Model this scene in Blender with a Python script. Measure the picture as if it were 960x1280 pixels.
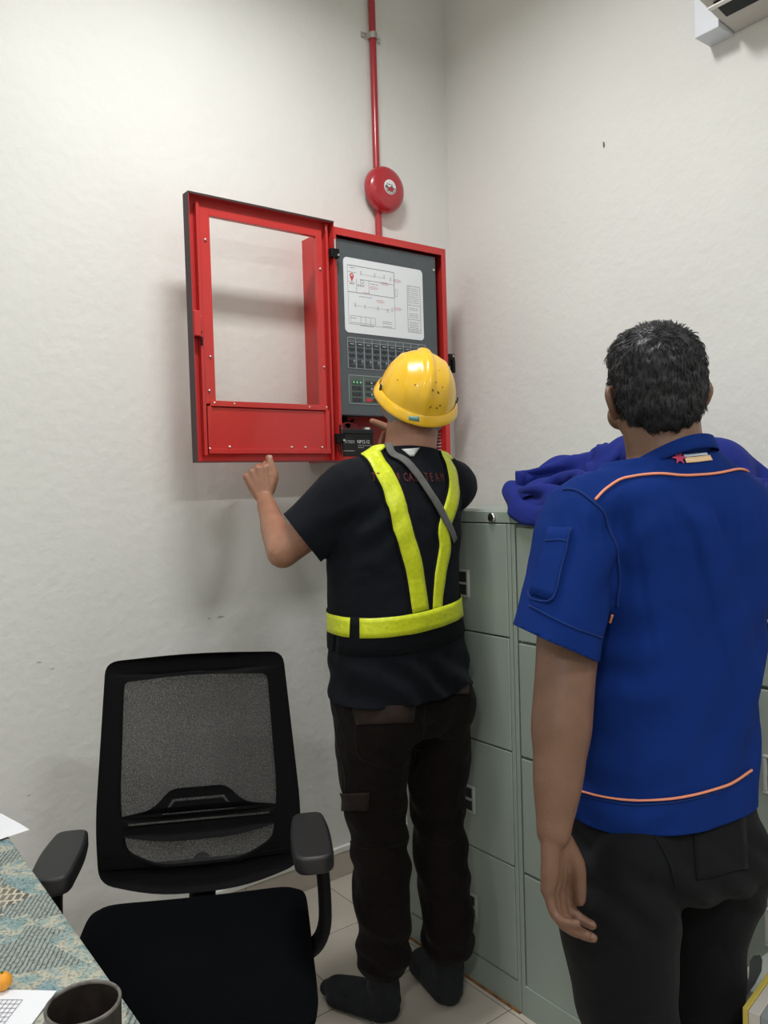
import bpy, bmesh, math, random
import numpy as np
from mathutils import Vector, Matrix, noise
from mathutils.bvhtree import BVHTree
random.seed(7)
rng = np.random.default_rng(7)
PI = math.pi
for o in list(bpy.data.objects):
    bpy.data.objects.remove(o)
SC = bpy.context.scene
COL = SC.collection

# ------------------------------------------------------------------ camera, world, lights, exposure
FOC, YAW, PITCH, ROLL, CAMH = 1001.5, 0.6514, -0.0349, -0.0295, 1.401
def cam_axes():
    cy, sy, cp, sp = math.cos(YAW), math.sin(YAW), math.cos(PITCH), math.sin(PITCH)
    f = Vector((sy*cp, cy*cp, sp)); r = Vector((cy, -sy, 0)); u = r.cross(f)
    c, s = math.cos(ROLL), math.sin(ROLL)
    return c*r + s*u, -s*r + c*u, f
CR, CU, CF = cam_axes()
CC = Vector((0, 0, CAMH))
cd = bpy.data.cameras.new('camera'); cam = bpy.data.objects.new('camera', cd); COL.objects.link(cam)
cd.sensor_fit = 'VERTICAL'; cd.sensor_height = 24; cd.lens = FOC/1280*24; cd.clip_start = .02
cam.matrix_world = Matrix(((CR.x, CU.x, -CF.x, CC.x), (CR.y, CU.y, -CF.y, CC.y), (CR.z, CU.z, -CF.z, CC.z), (0, 0, 0, 1)))
SC.camera = cam
w = bpy.data.worlds.new('world'); SC.world = w; w.use_nodes = True
w.node_tree.nodes['Background'].inputs[0].default_value = (.8, .86, .9, 1)
w.node_tree.nodes['Background'].inputs[1].default_value = .05
SC.view_settings.view_transform = 'Standard'; SC.view_settings.look = 'None'
SC.view_settings.exposure = -0.07; SC.view_settings.gamma = 1; SC.view_settings.use_curve_mapping = False
CEIL = 3.35
# ceiling troffers: (x, y, power); the first throws the panel's shadow on the back wall, the rest are added fill
LAMPS = [(.93, 1.45, 26), (1.0, -.95, 29), (-1.45, 1.3, 14), (-1.45, -.95, 38)]
for x, y, pw in LAMPS:
    ld = bpy.data.lights.new('ceiling_lamp_light', 'AREA'); ld.shape = 'RECTANGLE'; ld.size = .58; ld.size_y = .16
    ld.energy = pw; ld.color = (1.0, .992, .985); ld.spread = math.radians(166)
    lo = bpy.data.objects.new('ceiling_lamp_light', ld); COL.objects.link(lo); lo.location = (x, y, CEIL - .115)

def ray(x, y): return CF + (x-480)/FOC*CR - (y-640)/FOC*CU
def at(x, y, ax, v):                      # the point of the plane axis=v that the photograph shows at x, y
    d = ray(x, y); return CC + (v - CC[ax])/d[ax]*d
def atZ(x, y, z): return CC + z*ray(x, y)

# ------------------------------------------------------------------ materials
MATS = {}
def mat(name, col, rough=.5, metal=0, var=0, vscale=8, bump=0, bscale=200, coat=0, stretch=(1, 1, 1), col2=None, spec=.5, sheen=0):
    if name in MATS: return MATS[name]
    m = bpy.data.materials.new(name); m.use_nodes = True; nt = m.node_tree; b = nt.nodes['Principled BSDF']
    b.inputs['Base Color'].default_value = (*col, 1); b.inputs['Roughness'].default_value = rough
    b.inputs['Metallic'].default_value = metal; b.inputs['Specular IOR Level'].default_value = spec
    b.inputs['Coat Weight'].default_value = coat; b.inputs['Sheen Weight'].default_value = sheen*.3
    tc = nt.nodes.new('ShaderNodeTexCoord'); mp = nt.nodes.new('ShaderNodeMapping'); mp.inputs['Scale'].default_value = stretch
    nt.links.new(tc.outputs['Object'], mp.inputs[0])
    if var or col2:
        n = nt.nodes.new('ShaderNodeTexNoise'); n.inputs['Scale'].default_value = vscale; n.inputs['Detail'].default_value = 6
        nt.links.new(mp.outputs[0], n.inputs[0])
        r = nt.nodes.new('ShaderNodeValToRGB'); r.color_ramp.elements[0].position = .3; r.color_ramp.elements[1].position = .7
        c2 = col2 or tuple(min(1, c*(1+var)) for c in col); c1 = col if col2 else tuple(c*(1-var) for c in col)
        r.color_ramp.elements[0].color = (*c1, 1); r.color_ramp.elements[1].color = (*c2, 1)
        nt.links.new(n.outputs['Fac'], r.inputs[0]); nt.links.new(r.outputs[0], b.inputs['Base Color'])
    if bump:
        n = nt.nodes.new('ShaderNodeTexNoise'); n.inputs['Scale'].default_value = bscale; n.inputs['Detail'].default_value = 4
        nt.links.new(mp.outputs[0], n.inputs[0])
        bp = nt.nodes.new('ShaderNodeBump'); bp.inputs['Strength'].default_value = bump; bp.inputs['Distance'].default_value = .004
        nt.links.new(n.outputs['Fac'], bp.inputs['Height']); nt.links.new(bp.outputs[0], b.inputs['Normal'])
    MATS[name] = m; return m
def fabric(name, col, rough=.9, weave=900, bump=.25, var=.12, fold=14, sheen=.15, fs=.3):
    """woven cloth: fine weave bump and broad soft creases"""
    m = mat(name, col, rough, var=var, vscale=fold, sheen=sheen, spec=.1)
    nt = m.node_tree; b = nt.nodes['Principled BSDF']; tc = nt.nodes.new('ShaderNodeTexCoord')
    n1 = nt.nodes.new('ShaderNodeTexNoise'); n1.inputs['Scale'].default_value = weave; n1.inputs['Detail'].default_value = 2
    n2 = nt.nodes.new('ShaderNodeTexNoise'); n2.inputs['Scale'].default_value = fold*1.6; n2.inputs['Detail'].default_value = 2; n2.inputs['Distortion'].default_value = .4
    b1 = nt.nodes.new('ShaderNodeBump'); b1.inputs['Strength'].default_value = bump; b1.inputs['Distance'].default_value = .001
    b2 = nt.nodes.new('ShaderNodeBump'); b2.inputs['Strength'].default_value = fs; b2.inputs['Distance'].default_value = .02
    for n in (n1, n2): nt.links.new(tc.outputs['Object'], n.inputs[0])
    nt.links.new(n1.outputs['Fac'], b1.inputs['Height']); nt.links.new(n2.outputs['Fac'], b2.inputs['Height'])
    nt.links.new(b2.outputs[0], b1.inputs['Normal']); nt.links.new(b1.outputs[0], b.inputs['Normal'])
    return m
def see_through(name, col, alpha, rough=.5, gloss=False):
    m = bpy.data.materials.new(name); m.use_nodes = True; nt = m.node_tree; out = nt.nodes['Material Output']
    b = nt.nodes['Principled BSDF']; b.inputs['Base Color'].default_value = (*col, 1); b.inputs['Roughness'].default_value = rough
    t = nt.nodes.new('ShaderNodeBsdfTransparent'); mx = nt.nodes.new('ShaderNodeMixShader')
    if gloss:
        t.inputs[0].default_value = (.99, .98, .975, 1)
        fr = nt.nodes.new('ShaderNodeFresnel'); fr.inputs[0].default_value = 1.12
        g = nt.nodes.new('ShaderNodeBsdfGlossy'); g.inputs[1].default_value = .05
        nt.links.new(fr.outputs[0], mx.inputs[0]); nt.links.new(t.outputs[0], mx.inputs[1]); nt.links.new(g.outputs[0], mx.inputs[2])
    else:
        tc = nt.nodes.new('ShaderNodeTexCoord'); n = nt.nodes.new('ShaderNodeTexNoise'); n.inputs['Scale'].default_value = 420; n.inputs['Detail'].default_value = 1
        mr = nt.nodes.new('ShaderNodeMapRange'); mr.inputs[1].default_value = .3; mr.inputs[2].default_value = .7
        mr.inputs[3].default_value = alpha-.22; mr.inputs[4].default_value = alpha+.22
        nt.links.new(tc.outputs['Object'], n.inputs[0]); nt.links.new(n.outputs['Fac'], mr.inputs[0]); nt.links.new(mr.outputs[0], mx.inputs[0])
        nt.links.new(t.outputs[0], mx.inputs[1]); nt.links.new(b.outputs[0], mx.inputs[2])
    nt.links.new(mx.outputs[0], out.inputs[0]); return m

WALL = mat('wall_paint', (.735, .74, .708), .75, var=.02, vscale=3, bump=.6, bscale=32, spec=.25)
CEILM = mat('ceiling_paint', (.80, .80, .78), .85)
TILE = mat('floor_tile_ceramic', (.52, .475, .41), .32, var=.05, vscale=3, bump=.05, bscale=60)
GROUT = mat('grout', (.09, .085, .075), .9)
WHITE = mat('white_gloss_paint', (.78, .78, .74), .4)
RED = mat('red_powder_coat', (.52, .028, .026), .38, var=.08, vscale=5, bump=.04, bscale=300, coat=.2)
REDD = mat('red_gloss_enamel', (.40, .022, .032), .28, coat=.4, bump=.03, bscale=20)
FASC = mat('grey_fascia', (.075, .088, .098), .45, var=.04, vscale=30)
SHEET = mat('white_print_sheet', (.74, .77, .80), .45)
BLK = mat('black_plastic', (.005, .005, .006), .55, spec=.2)
BLKS = mat('black_satin_plastic', (.011, .0115, .013), .45, bump=.15, bscale=600)
INK = mat('black_print', (.10, .10, .12), .6)
INKR = mat('red_print', (.60, .09, .10), .6)
LINEW = mat('pale_print', (.42, .45, .46), .5)
KEY = mat('dark_key', (.025, .03, .036), .4)
GREEN = mat('green_key', (.01, .14, .05), .4)
REDK = mat('red_key', (.55, .03, .04), .4)
STEEL = mat('bright_steel', (.62, .61, .58), .28, metal=1)
CAB = mat('grey_green_enamel', (.305, .362, .318), .42, var=.05, vscale=3, bump=.03, bscale=120)
CABD = mat('dark_gap', (.02, .024, .022), .8)
CABL = mat('pale_grey_plastic', (.42, .44, .42), .45)
RUST = mat('rust_line', (.25, .11, .03), .9, var=.5, vscale=40)
YEL = mat('yellow_helmet_plastic', (.80, .47, .012), .3, var=.10, vscale=14, coat=.3)
GREYW = fabric('grey_webbing', (.12, .12, .115), weave=700)
SKIN = mat('warm_brown_skin', (.30, .145, .088), .5, var=.10, vscale=22, bump=.18, bscale=260)
SKIN2 = mat('brown_skin', (.165, .085, .052), .5, var=.12, vscale=18, bump=.18, bscale=240)
NAIL = mat('finger_nail', (.62, .36, .30), .35)
TSH = fabric('black_jersey', (.0065, .0082, .0115), fold=9, sheen=.08)
VESTB = fabric('black_vest_edging', (.006, .007, .009), fold=9, sheen=.05)
TROU = fabric('brown_black_twill', (.0085, .0062, .0056), fold=16, sheen=.10, fs=.35)
TROU_FLAP = fabric('brown_pocket_flap', (.026, .018, .015), fold=16)
TROU2 = fabric('charcoal_trouser_cloth', (.0075, .008, .0095), fold=8, sheen=.1)
SOCK = fabric('charcoal_sock_knit', (.021, .023, .027), weave=500, bump=.5, fold=20)
BLUE = fabric('royal_blue_cotton', (.0045, .0235, .150), fold=7, sheen=0, var=.10)
BLUE.node_tree.nodes['Principled BSDF'].inputs['Specular IOR Level'].default_value = .1
BLUE2 = fabric('ultramarine_cotton', (.014, .025, .185), fold=9, sheen=.12)
PIPE = mat('orange_piping', (.75, .27, .16), .7)
HAIR = mat('black_hair', (.0085, .009, .012), .52, spec=.45)
CHAIRB = fabric('black_seat_fabric', (.0028, .0033, .0042), weave=700, fold=5, sheen=0, fs=.12, rough=1.0)
CHAIRB.node_tree.nodes['Principled BSDF'].inputs['Specular IOR Level'].default_value = .04
BLKC = mat('matte_black_plastic', (.003, .003, .0036), .75, spec=.12)
MESHB = see_through('black_mesh_fabric', (.036, .036, .038), .62, .8)
GLASS = see_through('clear_acrylic', (1, 1, 1), 0, .05, gloss=True)
PAPER = mat('white_paper', (.78, .80, .84), .7)
CUPM = mat('dark_brown_ceramic', (.025, .019, .016), .4, var=.35, vscale=60)
ORNG = mat('orange_peel', (.80, .33, .02), .45, bump=.2, bscale=300)
REFL = mat('lime_reflective_tape', (.60, .68, .010), .42, var=.10, vscale=90, bump=.5, bscale=55, sheen=.2)
BLKM = mat('black_battery_case', (.012, .013, .015), .4)
WOOD = mat('brown_laminate', (.20, .12, .07), .5, var=.2, vscale=6, stretch=(1, 12, 1))
AIRC = mat('air_conditioner_plastic', (.56, .53, .49), .45)
EMW = bpy.data.materials.new('lamp_tube_glow'); EMW.use_nodes = True
_b = EMW.node_tree.nodes['Principled BSDF']; _b.inputs['Emission Color'].default_value = (1, .97, .9, 1); _b.inputs['Emission Strength'].default_value = 2

# ------------------------------------------------------------------ geometry helpers
class G:
    """collects shapes, builds ONE mesh"""
    def __init__(s): s.v = []; s.f = []
    def add(s, vs, fs):
        n = len(s.v); s.v += [tuple(v) for v in vs]; s.f += [tuple(i+n for i in f) for f in fs]; return s
    def box(s, x0, x1, y0, y1, z0, z1, mtx=None):
        vs = [Vector((x, y, z)) for z in (z0, z1) for y in (y0, y1) for x in (x0, x1)]
        if mtx is not None: vs = [mtx @ v for v in vs]
        return s.add(vs, [(0, 2, 3, 1), (4, 5, 7, 6), (0, 1, 5, 4), (2, 6, 7, 3), (0, 4, 6, 2), (1, 3, 7, 5)])
    def cyl(s, p0, p1, r0, r1=None, n=20):
        p0, p1 = Vector(p0), Vector(p1); r1 = r0 if r1 is None else r1
        t = (p1-p0).normalized(); a = t.orthogonal().normalized(); b = t.cross(a)
        vs = []
        for p, r in ((p0, r0), (p1, r1)):
            for i in range(n):
                q = 2*PI*i/n; vs.append(p + r*(math.cos(q)*a + math.sin(q)*b))
        fs = [(i, (i+1) % n, n+(i+1) % n, n+i) for i in range(n)] + [tuple(range(n))[::-1], tuple(range(n, 2*n))]
        return s.add(vs, fs)
    def lathe(s, prof, c=(0, 0, 0), ax=(0, 0, 1), n=40):
        t = Vector(ax).normalized(); a = t.orthogonal().normalized(); b = t.cross(a); c = Vector(c)
        vs, fs = [], []
        for (r, h) in prof:
            r, h = float(r), float(h)
            for i in range(n):
                q = 2*PI*i/n; vs.append(c + t*h + max(r, 1e-5)*(math.cos(q)*a + math.sin(q)*b))
        for k in range(len(prof)-1):
            for i in range(n):
                j = (i+1) % n; fs.append((k*n+i, k*n+j, (k+1)*n+j, (k+1)*n+i))
        return s.add(vs, fs)
    def prism(s, poly, o, U, V, W, h):
        o, U, V, W = map(Vector, (o, U, V, W)); n = len(poly); poly = [(float(p[0]), float(p[1])) for p in poly]; h = float(h)
        vs = [o + p[0]*U + p[1]*V for p in poly] + [o + p[0]*U + p[1]*V + h*W for p in poly]
        return s.add(vs, [tuple(range(n))[::-1], tuple(range(n, 2*n))] + [(i, (i+1) % n, n+(i+1) % n, n+i) for i in range(n)])
    def tube(s, pts, r, n=8):
        v, f = limb(pts, [r]*len(pts), n=n, sub=4); return s.add(v, f)
BASE = {}
def new_obj(name, me, m, parent=None, smooth=None):
    o = bpy.data.objects.new(name, me); COL.objects.link(o)
    if m and not me.materials: me.materials.append(m)
    if parent is not None: o.parent = parent
    if smooth is not None:
        for p in me.polygons: p.use_smooth = bool(smooth)
    return o
def shift(parent):
    while parent is not None:
        if parent.name in BASE: return BASE[parent.name]
        parent = parent.parent
    return Vector((0, 0, 0))
def part(name, g, m, parent=None, bevel=0, smooth=False, seg=2, fixn=True):
    """link the shapes of g as one object; coordinates are world ones unless the thing's base is not registered"""
    d = shift(parent)
    me = bpy.data.meshes.new(name); me.from_pydata([(v[0]-d.x, v[1]-d.y, v[2]-d.z) for v in g.v], [], g.f); me.update()
    if fixn:
        b = bmesh.new(); b.from_mesh(me); bmesh.ops.recalc_face_normals(b, faces=b.faces); b.to_mesh(me); b.free()
    o = new_obj(name, me, m, parent, smooth)
    if bevel:
        md = o.modifiers.new('bevel', 'BEVEL'); md.width = bevel; md.segments = seg; md.limit_method = 'ANGLE'; md.angle_limit = .6
    if smooth == 'auto':
        me.set_sharp_from_angle(angle=.7)
    return o
def tag(o, label, cat, group=None):
    o['label'] = label; o['category'] = cat
    if group: o['group'] = group
    return o
def thing(name, label, cat, loc, rz=0, group=None, world=True):
    o = bpy.data.objects.new(name, None); COL.objects.link(o); o.location = loc; o.rotation_euler.z = rz; o.empty_display_size = .05
    tag(o, label, cat, group)
    if world: BASE[o.name] = Vector(loc)
    return o
def struct(name, g, m, bevel=0):
    o = part(name, g, m, None, bevel); o['kind'] = 'structure'; return o
PRINTS = ('plan_print', 'red_print', 'field_lines', 'zone_key', 'zone_lamp', 'battery_print', 'label_print', 'print_lines', 'battery_lettering', 'label_lettering', 'back_lettering', 'hinge_prong', 'hair_strands', 'stitching')
def copy_tree(o, parent=None):
    c = o.copy(); COL.objects.link(c)
    if parent is not None: c.parent = parent
    for ch in list(o.children): copy_tree(ch, c)
    return c
def flat2d(name, loops, depth, m, parent, M4, bend=None, bevel=0):
    """a flat plate with holes (2-D curve fill), thickness depth, laid out by the 4x4 matrix M4"""
    cu = bpy.data.curves.new('c', 'CURVE'); cu.dimensions = '2D'; cu.fill_mode = 'BOTH'; cu.extrude = depth/2
    for lp in loops:
        sp = cu.splines.new('POLY'); sp.points.add(len(lp)-1); sp.use_cyclic_u = True
        for i, p in enumerate(lp): sp.points[i].co = (p[0], p[1], 0, 1)
    if bevel: cu.bevel_depth = bevel; cu.bevel_resolution = 2; cu.offset = -bevel
    t = bpy.data.objects.new('t', cu); COL.objects.link(t)
    me = bpy.data.meshes.new_from_object(t.evaluated_get(bpy.context.evaluated_depsgraph_get()))
    bpy.data.objects.remove(t); bpy.data.curves.remove(cu); me.name = name; me.materials.clear()
    if bend:
        for v in me.vertices: v.co = bend(v.co)
    me.transform(M4); d = shift(parent); me.transform(Matrix.Translation(-d))
    return new_obj(name, me, m, parent)
def rrect(w, h, r, n=5, cx=0, cy=0):
    pts = []
    for (sx, sy, a0) in ((1, 1, 0), (-1, 1, PI/2), (-1, -1, PI), (1, -1, 1.5*PI)):
        for k in range(n+1):
            a = a0 + PI/2*k/n; pts.append((cx+sx*(w/2-r)+r*math.cos(a), cy+sy*(h/2-r)+r*math.sin(a)))
    return pts
def round_poly(pts, r, n=5):
    out = []
    N = len(pts)
    for i in range(N):
        p = Vector(pts[i]); a = Vector(pts[i-1])-p; b = Vector(pts[(i+1) % N])-p
        rr = r[i] if isinstance(r, (list, tuple)) else r
        l = min(rr, a.length*.49, b.length*.49); A = p+a.normalized()*l; B = p+b.normalized()*l
        for k in range(n+1):
            t = k/n; q = (1-t)**2*A + 2*t*(1-t)*p + t*t*B; out.append((q.x, q.y))
    return out
def text_mesh(name, s, size, m, parent, M4, depth=.0004, sx=1, align='LEFT'):
    cu = bpy.data.curves.new('t', 'FONT'); cu.body = s; cu.size = size; cu.extrude = depth; cu.align_x = align; cu.resolution_u = 2
    t = bpy.data.objects.new('t', cu); COL.objects.link(t); t.scale = (sx, 1, 1)
    me = bpy.data.meshes.new_from_object(t.evaluated_get(bpy.context.evaluated_depsgraph_get()))
    bpy.data.objects.remove(t); bpy.data.curves.remove(cu); me.name = name; me.materials.clear()
    me.transform(Matrix.Diagonal((sx, 1, 1, 1))); me.transform(M4); me.transform(Matrix.Translation(-shift(parent)))
    return new_obj(name, me, m, parent)
def frame(o, X, Y):
    X = Vector(X).normalized(); Y = Vector(Y); Y = (Y - Y.dot(X)*X).normalized(); Z = X.cross(Y); o = Vector(o)
    return Matrix(((X.x, Y.x, Z.x, o.x), (X.y, Y.y, Z.y, o.y), (X.z, Y.z, Z.z, o.z), (0, 0, 0, 1)))
def catmull(P, R, sub):
    P = [Vector(p) for p in P]; oP, oR = [], []
    for i in range(len(P)-1):
        p0 = P[max(i-1, 0)]; p1 = P[i]; p2 = P[i+1]; p3 = P[min(i+2, len(P)-1)]
        for k in range(sub):
            t = k/sub
            oP.append(.5*((2*p1)+(p2-p0)*t+(2*p0-5*p1+4*p2-p3)*t*t+(3*p1-p0-3*p2+p3)*t**3))
            oR.append(R[i]+(R[i+1]-R[i])*(t*t*(3-2*t)))
    oP.append(P[-1]); oR.append(R[-1]); return oP, oR
def limb(P, R, n=16, sub=4, flat=1.0, up=None):
    """closed tapered tube with round ends through the points P; flat squeezes it along up"""
    P, R = catmull(P, R, sub)
    N = len(P); T = [(P[min(i+1, N-1)]-P[max(i-1, 0)]).normalized() for i in range(N)]
    a = Vector(up) if up is not None else T[0].orthogonal()
    rings = []
    for i in range(N):
        a = (a - a.dot(T[i])*T[i]).normalized(); b = T[i].cross(a)
        ks = [0]
        if i == 0: ks = [-.98, -.8, -.45, 0]
        if i == N-1: ks = [0, .45, .8, .98]
        for k in ks:
            q = R[i]*math.sqrt(1-k*k)
            rings.append([P[i]+T[i]*(float(R[i])*k) + float(q)*(flat*math.cos(2*PI*j/n)*a + math.sin(2*PI*j/n)*b) for j in range(n)])
    return stitch(rings, n)
def stitch(rings, n):
    vs = [v for r in rings for v in r]; fs = []
    for k in range(len(rings)-1):
        for j in range(n):
            i = (j+1) % n; fs.append((k*n+j, k*n+i, (k+1)*n+i, (k+1)*n+j))
    fs.append(tuple(range(n))[::-1]); L = (len(rings)-1)*n; fs.append(tuple(range(L, L+n)))
    return vs, fs
def loft(R, n=40, e=2.3, sub=4):
    """R: (centre, U half axis, V half axis) rings, interpolated and closed"""
    def cr(a, b, c, d, t): return .5*((2*b)+(c-a)*t+(2*a-5*b+4*c-d)*t*t+(3*b-a-3*c+d)*t**3)
    out = []
    for i in range(len(R)-1):
        q = [R[max(i-1, 0)], R[i], R[i+1], R[min(i+2, len(R)-1)]]
        for k in range(sub): out.append([cr(*(Vector(x[j]) for x in q), k/sub) for j in range(3)])
    out.append([Vector(x) for x in R[-1]])
    rings = []
    for c, U, V in out:
        r = []
        for j in range(n):
            q = 2*PI*j/n; cs, sn = math.cos(q), math.sin(q)
            r.append(c + U*math.copysign(abs(cs)**(2/e), cs) + V*math.copysign(abs(sn)**(2/e), sn))
        rings.append(r)
    return stitch(rings, n)
def ell(c, rad, M3=None, n=20):
    rings = []; c = Vector(c)
    for k in range(1, n//2+3):
        th = PI*k/(n//2+3)
        r = []
        for j in range(n):
            q = 2*PI*j/n; p = Vector((rad[0]*math.sin(th)*math.cos(q), rad[1]*math.sin(th)*math.sin(q), -rad[2]*math.cos(th)))
            r.append(c + (M3 @ p if M3 is not None else p))
        rings.append(r)
    return stitch(rings, n)
def fuse(name, prims, vox, smooth, m, parent, post=None, keep=None):
    """union of closed prims as one continuous surface, smoothed, then shaped by post(verts, normals)"""
    g = G()
    for v, f in prims: g.add(v, f)
    me = bpy.data.meshes.new('t'); me.from_pydata(g.v, [], g.f)
    b = bmesh.new(); b.from_mesh(me); bmesh.ops.recalc_face_normals(b, faces=b.faces); b.to_mesh(me); b.free()
    t = bpy.data.objects.new('t', me); COL.objects.link(t)
    md = t.modifiers.new('r', 'REMESH'); md.mode = 'VOXEL'; md.voxel_size = vox
    out = bpy.data.meshes.new_from_object(t.evaluated_get(bpy.context.evaluated_depsgraph_get()))
    bpy.data.objects.remove(t); bpy.data.meshes.remove(me)
    n = len(out.vertices); co = np.empty(n*3, np.float64); out.vertices.foreach_get('co', co); co = co.reshape(-1, 3)
    ed = np.empty(len(out.edges)*2, np.int32); out.edges.foreach_get('vertices', ed); ed = ed.reshape(-1, 2)
    deg = np.bincount(ed.ravel(), minlength=n).astype(float)
    def lap(c, k):
        s = np.zeros_like(c)
        for a in range(3): s[:, a] = np.bincount(ed[:, 0], c[ed[:, 1], a], n) + np.bincount(ed[:, 1], c[ed[:, 0], a], n)
        return c + k*(s/deg[:, None]-c)
    for _ in range(smooth): co = lap(lap(co, .6), -.61)
    def put():
        out.vertices.foreach_set('co', co.ravel()); out.update()
    put()
    if post:
        nr = np.empty(n*3, np.float32); out.vertices.foreach_get('normal', nr); nr = nr.reshape(-1, 3)
        co = post(co, nr); co = lap(co, .3); put()
    out.transform(Matrix.Translation(-shift(parent))); out.name = name; out.materials.clear()
    return new_obj(name, out, m, parent, True)
def world_bvh(o):
    d = shift(o); me = o.data
    return BVHTree.FromPolygons([v.co + d for v in me.vertices], [tuple(p.vertices) for p in me.polygons])
def cut(o, pt, nrm, rad, axis=None):
    """open a garment: remove what lies beyond the plane, near pt only (or near the axis from pt, radius rad)"""
    d = shift(o); b = bmesh.new(); b.from_mesh(o.data); pt = Vector(pt)-d; nrm = Vector(nrm).normalized()
    if axis is None: vs = {v for v in b.verts if (v.co-pt).length < rad}
    else:
        ax = Vector(axis).normalized()
        vs = {v for v in b.verts if -.05 < (v.co-pt).dot(ax) < .2 and ((v.co-pt)-(v.co-pt).dot(ax)*ax).length < rad}
    fs = [f for f in b.faces if all(v in vs for v in f.verts)]; es = {e for f in fs for e in f.edges}; v2 = {v for f in fs for v in f.verts}
    bmesh.ops.bisect_plane(b, geom=list(v2)+list(es)+fs, plane_co=pt, plane_no=nrm, clear_outer=True)
    seen, best = set(), []                          # keep the largest piece only
    for v in b.verts:
        if v in seen: continue
        st, comp = [v], []; seen.add(v)
        while st:
            q = st.pop(); comp.append(q)
            for e in q.link_edges:
                r = e.other_vert(q)
                if r not in seen: seen.add(r); st.append(r)
        if len(comp) > len(best): best = comp
    keep = set(best); bmesh.ops.delete(b, geom=[v for v in b.verts if v not in keep], context='VERTS')
    b.to_mesh(o.data); b.free()
    for p in o.data.polygons: p.use_smooth = True
def solid(o, th, off=-1):
    md = o.modifiers.new('cloth', 'SOLIDIFY'); md.thickness = th; md.offset = off; return o
def ribbon(name, pts, width, bvh, m, parent, off=.003, th=.002, na=5, sub=6, wend=None):
    """a band laid on a surface along pts"""
    n = len(pts); W = width if isinstance(width, (list, tuple)) else [width]*n
    P, R = catmull(pts, W, sub); rows = []; prev = None
    for i, p in enumerate(P):
        q, nn, _, _ = bvh.find_nearest(p)
        t = (P[min(i+1, len(P)-1)]-P[max(i-1, 0)]).normalized(); s = t.cross(nn).normalized()
        row = []
        for k in range(na):
            x = q + s*R[i]*(k/(na-1)-.5); h, hn, _, _ = bvh.find_nearest(x)
            row.append(h + hn*off)
        rows.append(row)
    g = G(); fs = [(i*na+k, i*na+k+1, (i+1)*na+k+1, (i+1)*na+k) for i in range(len(rows)-1) for k in range(na-1)]
    g.add([v for r in rows for v in r], fs)
    o = part(name, g, m, parent, smooth=True, fixn=False)
    return solid(o, th, 0)
def patch(name, quad, bvh, m, parent, off=.003, th=.002, nu=8, nv=8):
    """a flat piece sewn on a surface: photo corners TL TR BR BL, found on the surface itself"""
    g = G(); vs = []
    for j in range(nv+1):
        for i in range(nu+1):
            u, v = i/nu, j/nv
            x = (1-v)*((1-u)*quad[0][0]+u*quad[1][0]) + v*((1-u)*quad[3][0]+u*quad[2][0])
            y = (1-v)*((1-u)*quad[0][1]+u*quad[1][1]) + v*((1-u)*quad[3][1]+u*quad[2][1])
            h, hn = hit(bvh, x, y); vs.append(h + hn*off)
    fs = [(j*(nu+1)+i, j*(nu+1)+i+1, (j+1)*(nu+1)+i+1, (j+1)*(nu+1)+i) for j in range(nv) for i in range(nu)]
    g.add(vs, fs); return solid(part(name, g, m, parent, smooth=True, fixn=False), th, 0)
def hit(bvh, x, y):
    d = ray(x, y).normalized(); h, n, _, _ = bvh.ray_cast(CC, d)
    if h is None:
        best = None
        for k in range(40):
            p = CC + d*(.8+k*.05); q, nn, _, ds = bvh.find_nearest(p)
            if best is None or ds < best[2]: best = (q, nn, ds)
        return best[0], best[1]
    return h, n
def pxline(bvh, pts): return [hit(bvh, x, y)[0] for x, y in pts]
def nz(p, s): return noise.noise(Vector((p[0]*s, p[1]*s, p[2]*s)))

# ------------------------------------------------------------------ the room
A, BX, LX, FY = 2.370, 2.172, -2.5, -2.5
def face_box(x0, x1, y0, y1, z0, z1): return G().box(x0, x1, y0, y1, z0, z1)
struct('wall_back', face_box(LX-.1, BX+.1, A, A+.1, -.05, CEIL+.05), WALL)
struct('wall_right', face_box(BX, BX+.1, FY-.1, A, -.05, CEIL+.05), WALL)
p_ = at(755, 181, 0, BX); part('paint_chip', G().add([(BX-.0006, p_.y+a, p_.z+b) for a, b in ((.003, .011), (-.002, .008), (-.004, -.004), (0, -.012), (.004, -.003))], [(0, 1, 2, 3, 4)]), mat('dark_scuff_wall', (.14, .13, .11), .9), bpy.data.objects['wall_right'])
for x, y, r in ((48, 828, .006), (66, 836, .004), (36, 994, .004), (276, 771, .007), (262, 773, .004)):
    p_ = at(x, y, 1, A); part('wall_mark', G().add([(p_.x+r*2*math.cos(q)*random.uniform(.4, 1.2), A-.0006, p_.z+r*.5*math.sin(q)*random.uniform(.5, 1.2)) for q in np.linspace(0, 2*PI, 8)[:-1]], [tuple(range(7))]), mat('grey_smudge', (.42, .42, .39), .9), bpy.data.objects['wall_back'])
struct('wall_left', face_box(LX-.1, LX, FY-.1, A, -.05, CEIL+.05), WALL)
struct('wall_front', face_box(LX, BX, FY-.1, FY, -.05, CEIL+.05), WALL)
struct('ceiling', face_box(LX-.1, BX+.1, FY-.1, A+.1, CEIL, CEIL+.1), CEILM)
floor = struct('floor', face_box(LX, BX, FY, A, -.05, -.0015), GROUT)
TS = .305
xs = sorted([1.487 + TS*k for k in range(-14, 4)]); ys = sorted([1.777 + TS*k for k in range(-15, 3)])
xs = [LX] + [x for x in xs if LX+.02 < x < BX-.02] + [BX]; ys = [FY] + [y for y in ys if FY+.02 < y < A-.02] + [A]
shared = {}
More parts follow.
